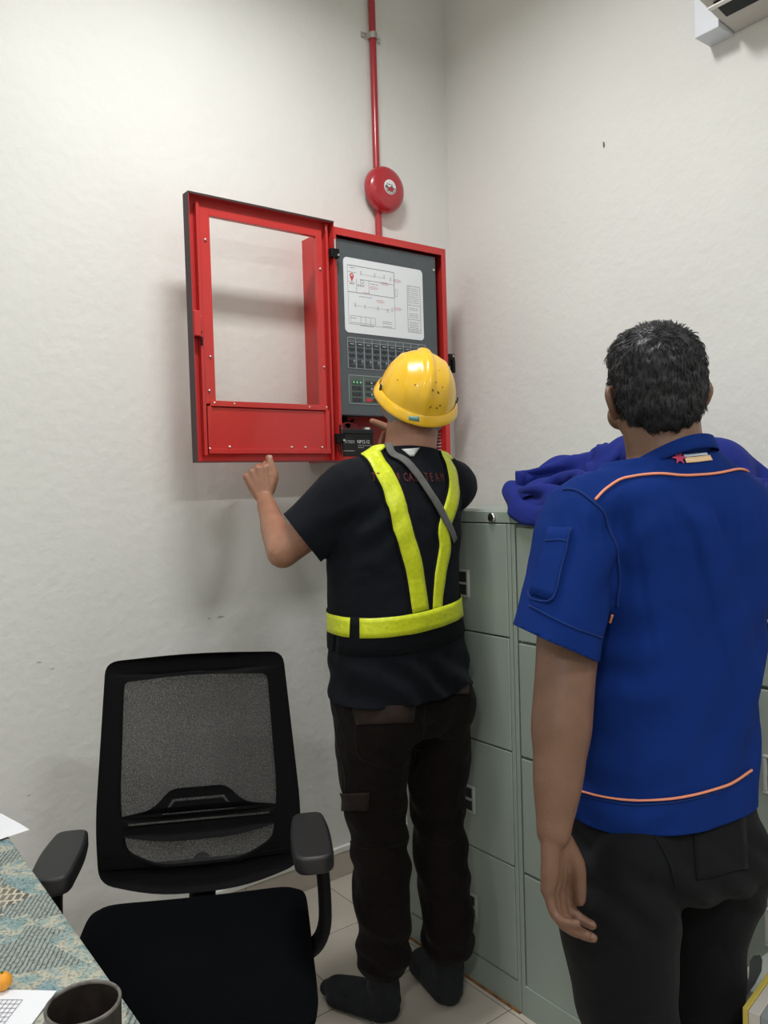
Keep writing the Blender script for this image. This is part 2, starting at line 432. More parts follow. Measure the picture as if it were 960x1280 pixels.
for i in range(len(xs)-1):
    for j in range(len(ys)-1):
        key = (round(xs[i+1]-xs[i], 3), round(ys[j+1]-ys[j], 3))
        if key not in shared:
            me = bpy.data.meshes.new('tile'); g = G(); hx, hy = key[0]/2-.0012, key[1]/2-.0012; bv = .0015
            g.add([(-hx, -hy, -.008), (hx, -hy, -.008), (hx, hy, -.008), (-hx, hy, -.008), (-hx, -hy, -bv), (hx, -hy, -bv), (hx, hy, -bv), (-hx, hy, -bv),
                   (-hx+bv, -hy+bv, 0), (hx-bv, -hy+bv, 0), (hx-bv, hy-bv, 0), (-hx+bv, hy-bv, 0)],
                  [(0, 1, 5, 4), (1, 2, 6, 5), (2, 3, 7, 6), (3, 0, 4, 7), (4, 5, 9, 8), (5, 6, 10, 9), (6, 7, 11, 10), (7, 4, 8, 11), (8, 9, 10, 11)])
            me.from_pydata(g.v, [], g.f); me.materials.append(TILE); shared[key] = me
        o = bpy.data.objects.new('tile', shared[key]); COL.objects.link(o); o.parent = floor
        o.location = ((xs[i]+xs[i+1])/2, (ys[j]+ys[j+1])/2, 0)
# tiled skirting on the back wall with a white painted cap, plain skirting on the others
def skirting(name, horiz, c, lo, hi, sign):
    sk = struct(name, G().box(*((lo, hi, c-.004, c) if horiz else (c-.004, c, lo, hi)), 0, .10) if sign > 0 else
                G().box(*((lo, hi, c, c+.004) if horiz else (c, c+.004, lo, hi)), 0, .10), GROUT)
    k = 1.487 if horiz else 1.777
    cuts = [lo] + [k+TS*i for i in range(-16, 6) if lo+.02 < k+TS*i < hi-.02] + [hi]
    me = {}
    for a, b in zip(cuts[:-1], cuts[1:]):
        L = round(b-a, 3)
        if L not in me:
            g = G().box(-L/2+.001, L/2-.001, -.011, 0, .001, .088); mm = bpy.data.meshes.new('tile'); mm.from_pydata(g.v, [], g.f); mm.materials.append(TILE); me[L] = mm
        o = bpy.data.objects.new('tile', me[L]); COL.objects.link(o); o.parent = sk
        m_ = (a+b)/2
        o.location = (m_, c, 0) if horiz else (c, m_, 0)
        o.rotation_euler.z = {(1, 1): 0, (1, -1): PI, (0, 1): -PI/2, (0, -1): PI/2}[(int(horiz), sign)]
    h = .013*sign
    cap = G().box(*((lo, hi, min(c, c-h), max(c, c-h)) if horiz else (min(c, c-h), max(c, c-h), lo, hi)), .088, .108)
    part('cap', cap, WHITE, sk, .002)
skirting('baseboard_back', True, A, LX, BX, 1)
skirting('baseboard_right', False, BX, FY, A-.012, 1)
skirting('baseboard_left', False, LX, FY, A-.012, -1)
skirting('baseboard_front', True, FY, LX+.012, BX-.012, -1)
# ceiling lamps, the last three unseen and added as fill
for i, (x, y, pw) in enumerate(LAMPS):
    t = thing('ceiling_lamp', ['white ceiling batten lamp above the office chair', 'added white batten fill lamp behind the camera on the right',
              'added white batten fill lamp at left of the table', 'added white batten fill lamp in the far rear left corner'][i], 'lamp', (x, y, CEIL), 0, 'ceiling lamps')
    g = G().box(x-.31, x+.31, y-.10, y+.10, CEIL-.09, CEIL); part('housing', g, WHITE, t, .004)
    for s in (-.05, .05):
        part('tube', G().cyl((x-.29, y+s, CEIL-.102), (x+.29, y+s, CEIL-.102), .012, n=12), EMW, t, smooth='auto')

# ------------------------------------------------------------------ fire alarm panel
PX0, PX1, PY, PZ0, PZ1 = 1.486, 1.978, 2.182, 1.481, 2.244
panel = thing('fire_alarm_panel', 'red fire alarm panel on the wall with its glazed door swung open', 'alarm panel', (1.73, A, 1.48))
t_ = .0025
g = G()                                            # case: back, four sides, front return lip
g.box(PX0, PX1, A-.003, A, PZ0, PZ1); g.box(PX0, PX0+t_, PY, A-.003, PZ0, PZ1); g.box(PX1-t_, PX1, PY, A-.003, PZ0, PZ1)
g.box(PX0+t_, PX1-t_, PY, A-.003, PZ0, PZ0+t_); g.box(PX0+t_, PX1-t_, PY, A-.003, PZ1-t_, PZ1)
g.box(PX0+t_, PX0+.014, PY, PY+t_, PZ0+t_, PZ1-t_); g.box(PX1-.02, PX1-t_, PY, PY+t_, PZ0+t_, PZ1-t_)
g.box(PX0+.014, PX1-.02, PY, PY+t_, PZ1-.024, PZ1-t_); g.box(PX0+.014, PX1-.02, PY, PY+t_, PZ0+t_, PZ0+.014)
part('case', g, RED, panel)
for k in range(9):                                 # louvres of the left and right sides
    z = 2.115-.0145*k
    part('louver', G().add([(PX0, 2.235, z), (PX0, 2.275, z), (PX0-.006, 2.235, z-.008), (PX0-.006, 2.275, z-.008), (PX0, 2.235, z-.010), (PX0, 2.275, z-.010)],
         [(0, 1, 3, 2), (2, 3, 5, 4), (0, 2, 4), (1, 5, 3)]), RED, panel)
for k in range(7):  # right side: pale colour paints in the light coming through the slits
    z = 1.585-.012*k
    part('louver', G().add([(PX1-.003, 2.23, z), (PX1-.003, 2.29, z), (PX1-.010, 2.23, z-.006), (PX1-.010, 2.29, z-.006), (PX1-.003, 2.23, z-.007), (PX1-.003, 2.29, z-.007)],
         [(0, 1, 3, 2), (2, 3, 5, 4), (0, 2, 4), (1, 5, 3)]), CABL, panel)
FY0 = PY+.012                                      # grey inner fascia
FX0, FX1, FZ0, FZ1 = 1.504, 1.940, 1.632, 2.214
fas = part('fascia', G().box(FX0, FX1, FY0, FY0+.05, FZ0, FZ1), FASC, panel, .004)
for sx, sz in ((FX1-.012, 2.165), (FX1-.012, 1.68)):
    part('screw', G().cyl((sx, FY0-.003, sz), (sx, FY0, sz), .0045, n=12), STEEL, fas)
# layout sheet, print as thin ink on it
SX0, SX1, SZ0, SZ1 = 1.533, 1.874, 1.908, 2.156
MS = frame((SX0, FY0-.0008, SZ0), (1, 0, 0), (0, 0, 1))
sheet = flat2d('layout_sheet', [rrect(SX1-SX0, SZ1-SZ0, .014, 5, (SX1-SX0)/2, (SZ1-SZ0)/2)], .0016, SHEET, panel, MS)
ink = G(); red = G(); SW, SH = SX1-SX0, SZ1-SZ0
def line(gg, u0, v0, u1, v1, w=.0011):             # u to the right, v down, both 0..1 of the sheet
    x0, z0, x1, z1 = SX0+u0*SW, SZ1-v0*SH, SX0+u1*SW, SZ1-v1*SH
    d = Vector((x1-x0, 0, z1-z0)); n_ = Vector((-d.z, 0, d.x)).normalized()*w/2; y = FY0-.0019
    gg.add([(x0+n_.x, y, z0+n_.z), (x1+n_.x, y, z1+n_.z), (x1-n_.x, y, z1-n_.z), (x0-n_.x, y, z0-n_.z)], [(0, 1, 2, 3)])
def rect(gg, u0, v0, u1, v1, w=.0009):
    line(gg, u0, v0, u1, v0, w); line(gg, u1, v0, u1, v1, w); line(gg, u1, v1, u0, v1, w); line(gg, u0, v1, u0, v0, w)
def words(gg, u0, v, u1, w=.0016):
    u = u0
    while u < u1:
        L = random.uniform(.012, .03); line(gg, u, v, min(u+L, u1), v, w); u += L+.006
rect(ink, .045, .10, .62, .88); line(ink, .045, .455, .62, .455, .0014); line(ink, .62, .10, .62, .455, .0016); line(ink, .045, .10, .62, .10, .0015)
line(ink, .15, .27, .15, .455); line(ink, .30, .27, .30, .455); line(ink, .19, .27, .62, .27); line(ink, .045, .19, .15, .19)
rect(ink, .63, .33, .655, .43); rect(ink, .20, .28, .235, .32, .0012)
rect(ink, .065, .77, .37, .86)
for u in (.19, .25, .31): line(ink, u, .77, u, .86)
for u, v in ((.20, .16), (.37, .16), (.49, .16), (.12, .60), (.24, .61), (.40, .61), (.52, .62), (.58, .60), (.57, .18)): rect(ink, u, v, u+.012, v+.045, .0008)
line(ink, .2, .20, .50, .20, .0006); line(ink, .12, .63, .57, .63, .0006)
for a in ((.07, .13, .13), (.16, .36, .24), (.32, .31, .42), (.18, .50, .33), (.07, .80, .14), (.18, .89, .35), (.46, .80, .58), (.46, .825, .58), (.46, .865, .58), (.16, .345, .25)): words(ink, *a)
for v in (.24, .245): words(ink, .07, v+.1, .12)
rect(ink, .79, .25, .96, .90, .0013); line(ink, .79, .52, .96, .52); line(ink, .79, .72, .96, .72); line(ink, .79, .86, .96, .86); line(ink, .82, .25, .82, .52)
for k in range(8): words(ink, .835, .285+.028*k, .94, .0014); line(ink, .797, .285+.028*k, .812, .285+.028*k, .0016)
for k, v in enumerate((.56, .585, .64, .665, .69, .76, .785, .81, .835, .88)): words(ink, .81, v, .93, .0014)
part('plan_print', ink, INK, sheet)
for u, v in ((.66, .21), (.50, .28), (.36, .36), (.44, .53), (.66, .60)):
    pts = [(u+.05*math.cos(q), v+.018*math.sin(q)) for q in np.linspace(0, 2*PI, 13)]
    for p, q in zip(pts[:-1], pts[1:]): line(red, *p, *q, .0009)
    words(red, u-.03, v, u+.03, .0012)
line(red, .045, .455, .30, .455, .001); line(red, .05, .32, .12, .32, .001); words(red, .23, .44, .30, .0016)
cx_, cz_ = SX0+.095*SW, SZ1-.235*SH                # map pin
red.add([(cx_+.0085*math.cos(q), FY0-.002, cz_+.0085*math.sin(q)) for q in np.linspace(-.5, PI+.5, 14)]+[(cx_, FY0-.002, cz_-.022)], [tuple(range(15))])
part('red_print', red, INKR, sheet)
part('pin_hole', G().cyl((cx_, FY0-.0026, cz_+.001), (cx_, FY0-.002, cz_+.001), .003, n=12), SHEET, sheet)
# zone key field: ten columns of keys
KX0, KX1, KZ0, KZ1 = 1.540, 1.880, 1.790, 1.893
zone = part('zone_field', G().box(KX0, KX1, FY0-.001, FY0, KZ0, KZ1), mat('field_grey', (.085, .10, .115), .45), panel)
wg = G()
def frame_lines(gg, x0, x1, z0, z1, w=.0014):
    y = FY0-.0016
    for a in ((x0, x1, z0, z0+w), (x0, x1, z1-w, z1), (x0, x0+w, z0, z1), (x1-w, x1, z0, z1)): gg.box(a[0], a[1], y, FY0-.0009, a[2], a[3])
frame_lines(wg, KX0, KX1, KZ0, KZ1)
cw = (KX1-KX0)/10
for c in range(1, 10): wg.box(KX0+c*cw-.0006, KX0+c*cw+.0006, FY0-.0016, FY0-.0009, KZ0, KZ1)
wg.box(KX0, KX1, FY0-.0016, FY0-.0009, KZ1-.0145, KZ1-.0135); part('field_lines', wg, LINEW, zone)
for c in range(10):
    g = G(); x = KX0+(c+.5)*cw
    g.box(x-.0125, x+.0125, FY0-.003, FY0-.0009, KZ1-.027, KZ1-.0175)
    for zz in (KZ1-.043, KZ1-.063):
        for k in (-1, 0, 1): g.box(x+k*.0085-.0032, x+k*.0085+.0032, FY0-.003, FY0-.0009, zz-.004 + (.003 if k else 0), zz+.008)
    g.box(x-.0115, x+.0035, FY0-.003, FY0-.0009, KZ1-.0865, KZ1-.0745); g.box(x-.0125, x+.0125, FY0-.0026, FY0-.0009, KZ1-.0995, KZ1-.0905)
    part('zone_key', g, KEY, zone)
    g = G().box(x-.008, x+.008, FY0-.0034, FY0-.0029, KZ1-.0235, KZ1-.0212); g.cyl((x+.008, FY0-.003, KZ1-.078), (x+.008, FY0-.0009, KZ1-.078), .0024, n=10)
    part('zone_lamp', g, LINEW, zone)
# control field
CX1 = 1.700; CZ0, CZ1 = 1.672, 1.768
ctl = part('control_field', G().box(KX0, CX1, FY0-.001, FY0, CZ0, CZ1), mat('field_green_grey', (.085, .115, .105), .45), panel)
wg = G(); frame_lines(wg, KX0, CX1, CZ0, CZ1); wg.box(1.601, 1.602, FY0-.0016, FY0-.0009, CZ0+.008, CZ1-.008); part('field_lines', wg, LINEW, ctl)
for r in range(4):
    z = CZ1-.024-.0195*r
    for c in range(3):
        x = 1.560+.0138*c
        part('control_key', G().box(x-.0058, x+.0058, FY0-.003, FY0-.0009, z-.006, z+.0065), GREEN if r == 0 else KEY, ctl)
        if r == 0: part('green_lamp', G().cyl((x, FY0-.0036, z), (x, FY0-.003, z), .0026, n=10), WHITE, ctl)
    for c in range(3):
        x = 1.622+.03*c
        part('control_key', G().box(x-.012, x+.009, FY0-.003, FY0-.0009, z-.0045, z+.0055), REDK if (r == 3 and c == 0) else KEY, ctl)
        part('control_lamp', G().cyl((x+.0125, FY0-.003, z), (x+.0125, FY0-.0009, z), .0024, n=10), REDK if (r == 3 and c == 0) else WHITE, ctl)
# door: a pan swung flat against the wall side, lips toward the room
DX0, DX1, DY, DZ0, DZ1 = .984, 1.484, 2.204, 1.479, 2.254
WX0, WX1, WZ0, WZ1 = 1.054, 1.430, 1.655, 2.203
door = flat2d('door', [[(DX0, DZ0), (DX1, DZ0), (DX1, DZ1), (DX0, DZ1)], [(WX0, WZ0), (WX0, WZ1), (WX1, WZ1), (WX1, WZ0)]], .002, RED, panel, frame((0, DY, 0), (1, 0, 0), (0, 0, 1)))
LY = 2.170
def dpart(name, boxes, m=RED, bevel=.0012):
    g = G()
    for b in boxes: g.box(*b)
    return part(name, g, m, door, bevel)
dpart('door_lip', [(DX0, DX0+.002, LY, DY, DZ0, DZ1), (DX1-.002, DX1, LY, DY, DZ0, DZ1), (DX0+.002, DX1-.002, LY, DY, DZ0, DZ0+.002), (DX0+.002, DX1-.002, LY, DY, DZ1-.002, DZ1)], bevel=0)
dpart('side_channel', [(1.012, 1.022, 2.183, DY-.001, 1.50, 2.235)])
dpart('window_retainer', [(1.024, 1.056, 2.188, DY-.001, 1.652, 2.226)]); dpart('window_retainer', [(1.426, 1.448, 2.188, DY-.001, 1.652, 2.226)])
dpart('window_retainer', [(1.056, 1.426, 2.188, DY-.001, 2.203, 2.226)])
dpart('window_rail', [(1.036, 1.448, 2.184, DY-.001, 1.645, 1.662)])
dpart('lower_panel', [(1.030, 1.452, 2.190, DY-.001, 1.512, 1.643)])
dpart('panel_border', [(1.026, 1.040, 2.184, 2.192, 1.512, 1.645)])
dpart('panel_border', [(1.440, 1.455, 2.184, 2.192, 1.512, 1.645)]); dpart('panel_border', [(1.026, 1.455, 2.182, 2.192, 1.505, 1.520)])
dpart('hinge_rib', [(1.462, 1.470, 2.184, DY-.001, 1.484, 2.247)])
for x, z in ((1.040, 2.13), (1.043, 1.79), (1.438, 2.10), (1.441, 1.785), (1.05, 1.655), (1.115, 1.654), (1.38, 1.654), (1.445, 1.655), (1.03, 1.52), (1.035, 1.69), (1.095, 1.525), (1.31, 1.525), (1.36, 1.525), (1.425, 1.525), (1.016, 2.0)):
    part('screw', G().lathe([(0, -.0035), (.003, -.003), (.0046, 0), (.0046, .006)], (x, 2.1865, z), (0, 1, 0), 12), STEEL, door, smooth=True)
EDGE = mat('dark_edge_strip', (.045, .022, .026), .6)
dpart('edge_strip', [(DX0-.0015, DX0, LY-.001, DY+.001, DZ0, DZ1+.0015)], EDGE, 0); dpart('edge_strip', [(DX0, DX1, LY-.002, DY+.001, DZ1, DZ1+.0015)], EDGE, 0); dpart('edge_strip', [(DX0, DX1, LY-.0015, LY, DZ1-.004, DZ1)], EDGE, 0); dpart('edge_strip', [(DX0, DX1, LY-.0015, LY, DZ0, DZ0+.003)], EDGE, 0)
lk = part('door_lock', G().box(.990, 1.012, 2.176, DY-.001, 1.845, 1.92), RED, door, .003)
part('lock_catch', G().box(1.012, 1.019, 2.178, 2.19, 1.858, 1.905), RED, lk, .003)
part('lock_rod', G().box(1.012, 1.018, 2.18, 2.184, 1.82, 1.845), BLK, lk)
part('window_pane', G().box(WX0-.012, WX1+.012, DY-.004, DY-.0015, WZ0-.005, WZ1+.01), GLASS, door)
for z in (2.155, 1.556):                           # hinges
    h = part('hinge', G().box(1.470, 1.502, 2.166, 2.186, z-.016, z+.014), BLK, panel, .003)
    part('hinge_pin', G().cyl((1.483, 2.166, z+.012), (1.483, 2.166, z+.042), .0035, n=10), STEEL if z > 2 else BLK, h)
    part('hinge_bolt', G().cyl((1.493, 2.160, z-.008), (1.493, 2.168, z-.008), .004, n=10), STEEL, h)
    if z < 2:
        g = G()
        for x in (1.474, 1.482, 1.490): g.cyl((x, 2.166, z-.014), (x, 2.166, z-.045 - (.012 if x == 1.482 else 0)), .0028, .002, n=8)
        part('hinge_prong', g, BLK, h)
g = G().box(PX1, PX1+.030, 2.178, 2.196, 1.845, 1.868).box(PX1+.018, PX1+.030, 2.176, 2.194, 1.80, 1.846).box(PX1, PX1+.012, 2.18, 2.192, 1.825, 1.846)
lt = part('latch_keeper', g, BLK, panel, .002); part('screw', G().cyl((PX1+.02, 2.174, 1.86), (PX1+.02, 2.178, 1.86), .004, n=10), STEEL, lt)
# inside: battery and wiring
bat = thing('backup_battery', 'black backup battery in the bottom of the red panel case', 'battery', (1.60, 2.24, PZ0+t_))
part('case', G().box(1.503, 1.642, 2.200, 2.295, PZ0+t_, 1.572), BLKM, bat, .003)
part('lid', G().box(1.501, 1.644, 2.198, 2.297, 1.572, 1.588), BLKM, bat, .002)
part('terminal', G().box(1.512, 1.524, 2.215, 2.23, 1.588, 1.596), STEEL, bat); part('terminal', G().box(1.618, 1.636, 2.212, 2.226, 1.588, 1.596), WHITE, bat)
text_mesh('battery_lettering', 'MATRIX', .0155, LINEW, bat, frame((1.509, 2.1993, 1.540), (1, 0, 0), (0, 0, 1)), sx=.95)
text_mesh('battery_lettering', 'NP12-12', .017, SHEET, bat, frame((1.572, 2.1993, 1.540), (1, 0, 0), (0, 0, 1)), sx=.85)
g = G()
for k, (x0, x1, z) in enumerate(((1.575, 1.632, 1.533), (1.512, 1.56, 1.515), (1.575, 1.60, 1.526))): g.box(x0, x1, 2.1994, 2.2001, z-.0009, z+.0009)
part('battery_print', g, LINEW, bat)
def wire(label, pts, r, m): return tag(part('wire', G().tube([Vector(p) for p in pts], r, 8), m, None, smooth=True), label, 'wire', 'wires inside the panel')
wire('thin red battery wire looping over the battery top', [(1.519, 2.222, 1.593), (1.535, 2.225, 1.606), (1.56, 2.23, 1.612), (1.59, 2.235, 1.604), (1.62, 2.25, 1.598), (1.64, 2.28, 1.61)], .0022, mat('red_wire', (.55, .06, .06), .5))
wire('bundled black cable hanging from the fascia to the battery', [(1.53, 2.26, 1.66), (1.54, 2.25, 1.635), (1.552, 2.24, 1.615), (1.57, 2.24, 1.612), (1.60, 2.26, 1.622)], .006, BLK)
wire('black twin cable behind the grey fascia above the battery', [(1.575, 2.27, 1.67), (1.57, 2.262, 1.645), (1.565, 2.255, 1.625), (1.58, 2.26, 1.604)], .008, BLK)

# ------------------------------------------------------------------ bell, conduit, clip
bx, bz = 1.826, 2.473
bell = thing('alarm_bell', 'round red fire alarm bell on the wall above the panel', 'bell', (bx, A, bz))
part('back_box', G().cyl((bx, A-.022, bz), (bx, A, bz), .052, n=32), REDD, bell, .003, smooth='auto')
part('gong', G().lathe([(.078, -.0), (.083, .004), (.0835, .012), (.081, .026), (.074, .036), (.060, .043), (.038, .0475), (0, .049)], (bx, A-.020, bz), (0, -1, 0), 56), REDD, bell, smooth=True)
yl = A-.0695
lab = part('bell_label', G().lathe([(0, .0012), (.0245, .0012), (.0265, 0), (.0265, -.003)], (bx, yl, bz), (0, -1, 0), 36), mat('white_label', (.74, .74, .74), .4), bell)
g = G(); n_ = 16
lo = [(.0235*math.cos(a), .0235*math.sin(a)) for a in np.linspace(PI, 2*PI, n_)]
up = [(x, .004*math.sin(x*260)+.001) for x in np.linspace(.0235, -.0235, n_)]
g.prism(lo+up, (bx, yl-.0012, bz), (1, 0, 0), (0, 0, 1), (0, -1, 0), .0003); part('label_print', g, INK, lab)
g = G().prism([(.013*math.cos(a), -.008+.0075*math.sin(a)) for a in np.linspace(0, 2*PI, 18)[:-1]], (bx, yl-.0014, bz), (1, 0, 0), (0, 0, 1), (0, -1, 0), .0004); part('label_print', g, REDD, lab)
g = G()
for a in (-2.6, -1.9, -1.3, -.55):
    c, s = math.cos(a), math.sin(a); g.prism([(.0205*c-.005*s, .0205*s+.005*c), (.0205*c+.005*s, .0205*s-.005*c), (.0178*c+.005*s, .0178*s-.005*c), (.0178*c-.005*s, .0178*s+.005*c)], (bx, yl-.0014, bz), (1, 0, 0), (0, 0, 1), (0, -1, 0), .0004)
part('label_print', g, WHITE, lab)
text_mesh('label_lettering', 'Demco', .010, INK, lab, frame((bx-.017, yl-.0014, bz+.006), (1, 0, 0), (0, .0, 1)))
CX = 1.815
tag(part('conduit', G().cyl((CX-.006, A-.013, bz+.07), (CX-.006, A-.013, CEIL), .0125, n=24), REDD, None, smooth='auto'), 'long red conduit running from the bell up to the ceiling', 'conduit')
tag(part('conduit', G().cyl((CX-.004, A-.013, PZ1), (CX-.004, A-.013, bz-.07), .0125, n=24), REDD, None, smooth='auto'), 'short red conduit between the bell and the panel', 'conduit')
zc = 3.027; cl = thing('saddle_clip', 'steel saddle clip holding the red conduit to the wall', 'clip', (CX-.006, A, zc))
g = G(); pr = [(-.044, 0), (-.017, 0)] + [(-.0155*math.cos(a), .013+.0155*math.sin(a)) for a in np.linspace(0, PI, 12)] + [(.017, 0), (.044, 0)]
for k in range(len(pr)-1):
    a, b = pr[k], pr[k+1]; x0 = CX-.006
    d = Vector((b[0]-a[0], -(b[1]-a[1]), 0)).normalized(); nn = Vector((d.y, -d.x, 0))*.0012
    a = (float(a[0]), float(a[1])); b = (float(b[0]), float(b[1])); q = [Vector((x0+a[0], A-.0013-a[1], 0)), Vector((x0+b[0], A-.0013-b[1], 0))]
    g.add([v+s*nn+Vector((0, 0, z)) for z in (zc-.011, zc+.011) for v, s in ((q[0], -1), (q[1], -1), (q[1], 1), (q[0], 1))], [(0, 1, 2, 3), (7, 6, 5, 4), (0, 4, 5, 1), (1, 5, 6, 2), (2, 6, 7, 3), (3, 7, 4, 0)])
part('strap', g, STEEL, cl)
for s in (-.034, .034): part('screw', G().lathe([(0, .004), (.004, .003), (.0055, 0)], (CX-.006+s, A-.0026, zc), (0, -1, 0), 12), STEEL, cl, smooth=True)

# ------------------------------------------------------------------ air conditioner and its trunking
ac = thing('air_conditioner', 'beige split air conditioner high on the right wall', 'air conditioner', (BX, .80, 2.62))
prof = [(0, 2.616), (-.10, 2.628), (-.187, 2.647), (-.222, 2.70), (-.235, 2.80), (-.20, 2.90), (0, 2.92)]
g = G().prism(prof, (BX, .36, 0), (1, 0, 0), (0, 0, 1), (0, 1, 0), .825); part('body', g, AIRC, ac, .006)
def under(u0, u1, y0, y1, lift, th):
    a = Vector((BX-.10, 0, 2.628)); b = Vector((BX-.187, 0, 2.647)); n_ = Vector((-(b-a).z, 0, (b-a).x)).normalized(); n_ = n_ if n_.z < 0 else -n_
    p0, p1 = a+(b-a)*u0+n_*lift, a+(b-a)*u1+n_*lift
    return G().add([(p.x, y, p.z) for y in (y0, y1) for p in (p0, p1, p1+n_*th, p0+n_*th)], [(0, 1, 2, 3), (7, 6, 5, 4), (0, 4, 5, 1), (1, 5, 6, 2), (2, 6, 7, 3), (3, 7, 4, 0)])
part('outlet', under(-.12, .62, .45, 1.158, .002, .004), CABD, ac)
part('louver_blade', under(.50, .64, .44, 1.172, .012, .004), WHITE, ac)
tag(part('pipe_trunking', G().box(BX-.080, BX, 1.187, 1.258, 2.611, CEIL-.001), mat('trunking_plastic', (.66, .69, .74), .45), None, .002),
    'white square pipe trunking beside the air conditioner', 'trunking')

# ------------------------------------------------------------------ filing cabinets
CXF, CXB = 1.504, 2.124
ZL = [1.289, .991, .692, .387, .083]
def cabinet(label, y0, framed):
    y1 = y0+.463
    t = thing('filing_cabinet', label, 'filing cabinet', (1.81, (y0+y1)/2, 0), 0, 'filing cabinets along the right wall')
    g = G(); e = .018
    g.box(CXF+.016, CXB, y0, y1, 0, 1.288); g.box(CXF, CXB, y0, y1, 1.291, 1.32)
    g.box(CXF, CXF+.016, y0, y0+.012, 0, 1.2885); g.box(CXF, CXF+.016, y1-.012, y1, 0, 1.2885); g.box(CXF, CXF+.016, y0+.012, y1-.012, .0, ZL[4]-.002)
    part('body', g, CAB, t, .0015)
    for k in range(4):
        z1, z0 = ZL[k], ZL[k+1]; ins = .016 if framed else .013; dx = .004 if framed else 0
        if framed: z1 -= .005; z0 -= .005
        d = part('drawer', G().box(CXF-.002+dx, CXF+.016, y0+ins, y1-ins, z0+.003, z1-.001 if not framed else z1-.004), CAB, t, .002)
        zc = (z0+z1)/2 - .018; yc = (y0+y1)/2-.018
        g = G()
        for a in ((yc-.060, yc+.060, zc+.032, zc+.038), (yc-.060, yc+.060, zc-.038, zc-.032), (yc-.060, yc-.052, zc-.032, zc+.032), (yc+.052, yc+.060, zc-.032, zc+.032), (yc-.05, yc+.05, zc-.003, zc+.003)):
            g.box(CXF-.009+dx, CXF-.001+dx, *a)
        hf = part('handle_frame', g, CABL, d, .002)
        hf['label'] = 'pale grey handle surround'
        part('finger_recess', G().box(CXF-.0032+dx, CXF-.0015+dx, yc-.052, yc+.052, zc-.032, zc+.032), CABD, d)
    return t
c1 = cabinet('grey filing cabinet with round key lock, beside the man in the yellow helmet', 1.440, False)
kx, ky = at(616, 647, 0, CXF).y, at(616, 647, 0, CXF).z
lk = part('lock', G().lathe([(.0125, 0), (.0125, .006), (.0105, .008), (0, .008)], (CXF-.0005, kx, ky), (-1, 0, 0), 24), STEEL, c1, smooth='auto')
part('keyhole', G().box(CXF-.0092, CXF-.0083, kx-.0012, kx+.0012, ky-.004, ky+.004), BLK, lk)
c2 = cabinet('grey filing cabinet with inset drawers under the crumpled blue jacket', .975, True)
c3 = cabinet('grey filing cabinet at the right edge behind the man in blue', .510, True)
part('rust_line', G().box(CXF-.006, CXF, 1.442, 1.90, 0, .004), RUST, c1)
# papers on the third cabinet
zt = 1.321
pile = [(1.70, .745, .0), (1.69, .735, .12), (1.71, .74, -.08), (1.70, .735, .05)]
for k, (x, y, a) in enumerate(pile):
    M_ = Matrix.Translation((x, y, zt+.011*k)) @ Matrix.Rotation(a, 4, 'Z')
    o = part('document', G().box(-.105, .105, -.148, .148, 0, .0095, M_), [PAPER, mat('manila_card', (.55, .45, .28), .7), PAPER, mat('dark_folder', (.05, .055, .07), .5)][k], None, .001)
    tag(o, ['white bound document at the bottom of the pile on the rear cabinet', 'buff folder second in the pile on the rear cabinet',
            'white bound document third in the pile on the rear cabinet', 'dark folder on top of the pile on the rear cabinet'][k], 'document', 'pile of documents on the cabinet')
# ------------------------------------------------------------------ boxes on the floor at the right
CARTN = mat('grey_board', (.30, .32, .29), .8, var=.06, vscale=12)
q = at(912, 1225, 2, .50); TOPZ = .50
ob = thing('storage_carton', 'light grey storage carton with a dark hand hole on the floor by the cabinets', 'carton', (1.405, .64, 0))
part('body', G().box(q.x+.003, 1.492, .520, q.y-.003, 0, .455), CARTN, ob, .002)
part('lid', G().box(q.x, 1.495, .517, q.y, .43, TOPZ), CARTN, ob, .002)
hh = [at(x, y, 2, TOPZ) for x, y in ((937, 1202), (942, 1195), (950, 1194), (953, 1200), (952, 1214), (944, 1230), (934, 1244), (928, 1248), (930, 1236), (936, 1222))]
part('hand_hole', G().add([(p.x, p.y, TOPZ+.0006) for p in hh], [tuple(range(len(hh)))]), CABD, ob)
# a stack of print boards leaning against the carton, yellow edge foremost
FT = .58; fa, fb = at(928, 1259, 2, FT), at(966, 1206, 2, FT); fd = (fb-fa); fd.z = 0; fd.normalize(); fn = Vector((fd.y, -fd.x, 0))
fo = thing('print_board', 'pack of white print boards with a yellow edge standing by the grey carton', 'board', (fa.x, fa.y, 0))
FL = .135; MF = Matrix(((fd.x, fn.x, 0, fa.x), (fd.y, fn.y, 0, fa.y), (0, 0, 1, 0), (0, 0, 0, 1)))
for nm, a0, a1, mm in (('yellow_board', 0, .0085, mat('yellow_board', (.50, .40, .07), .6)), ('white_board', .0085, .026, mat('off_white_board', (.50, .47, .43), .7)), ('grey_board', .026, .040, mat('blue_grey_board', (.22, .25, .26), .7)), ('white_board', .040, .070, mat('off_white_board', (.50, .47, .43), .7))):
    part(nm, G().box(0, FL, a0, a1-.0006, 0, FT-.002*(a0 > 0), MF), mm, fo, .001)
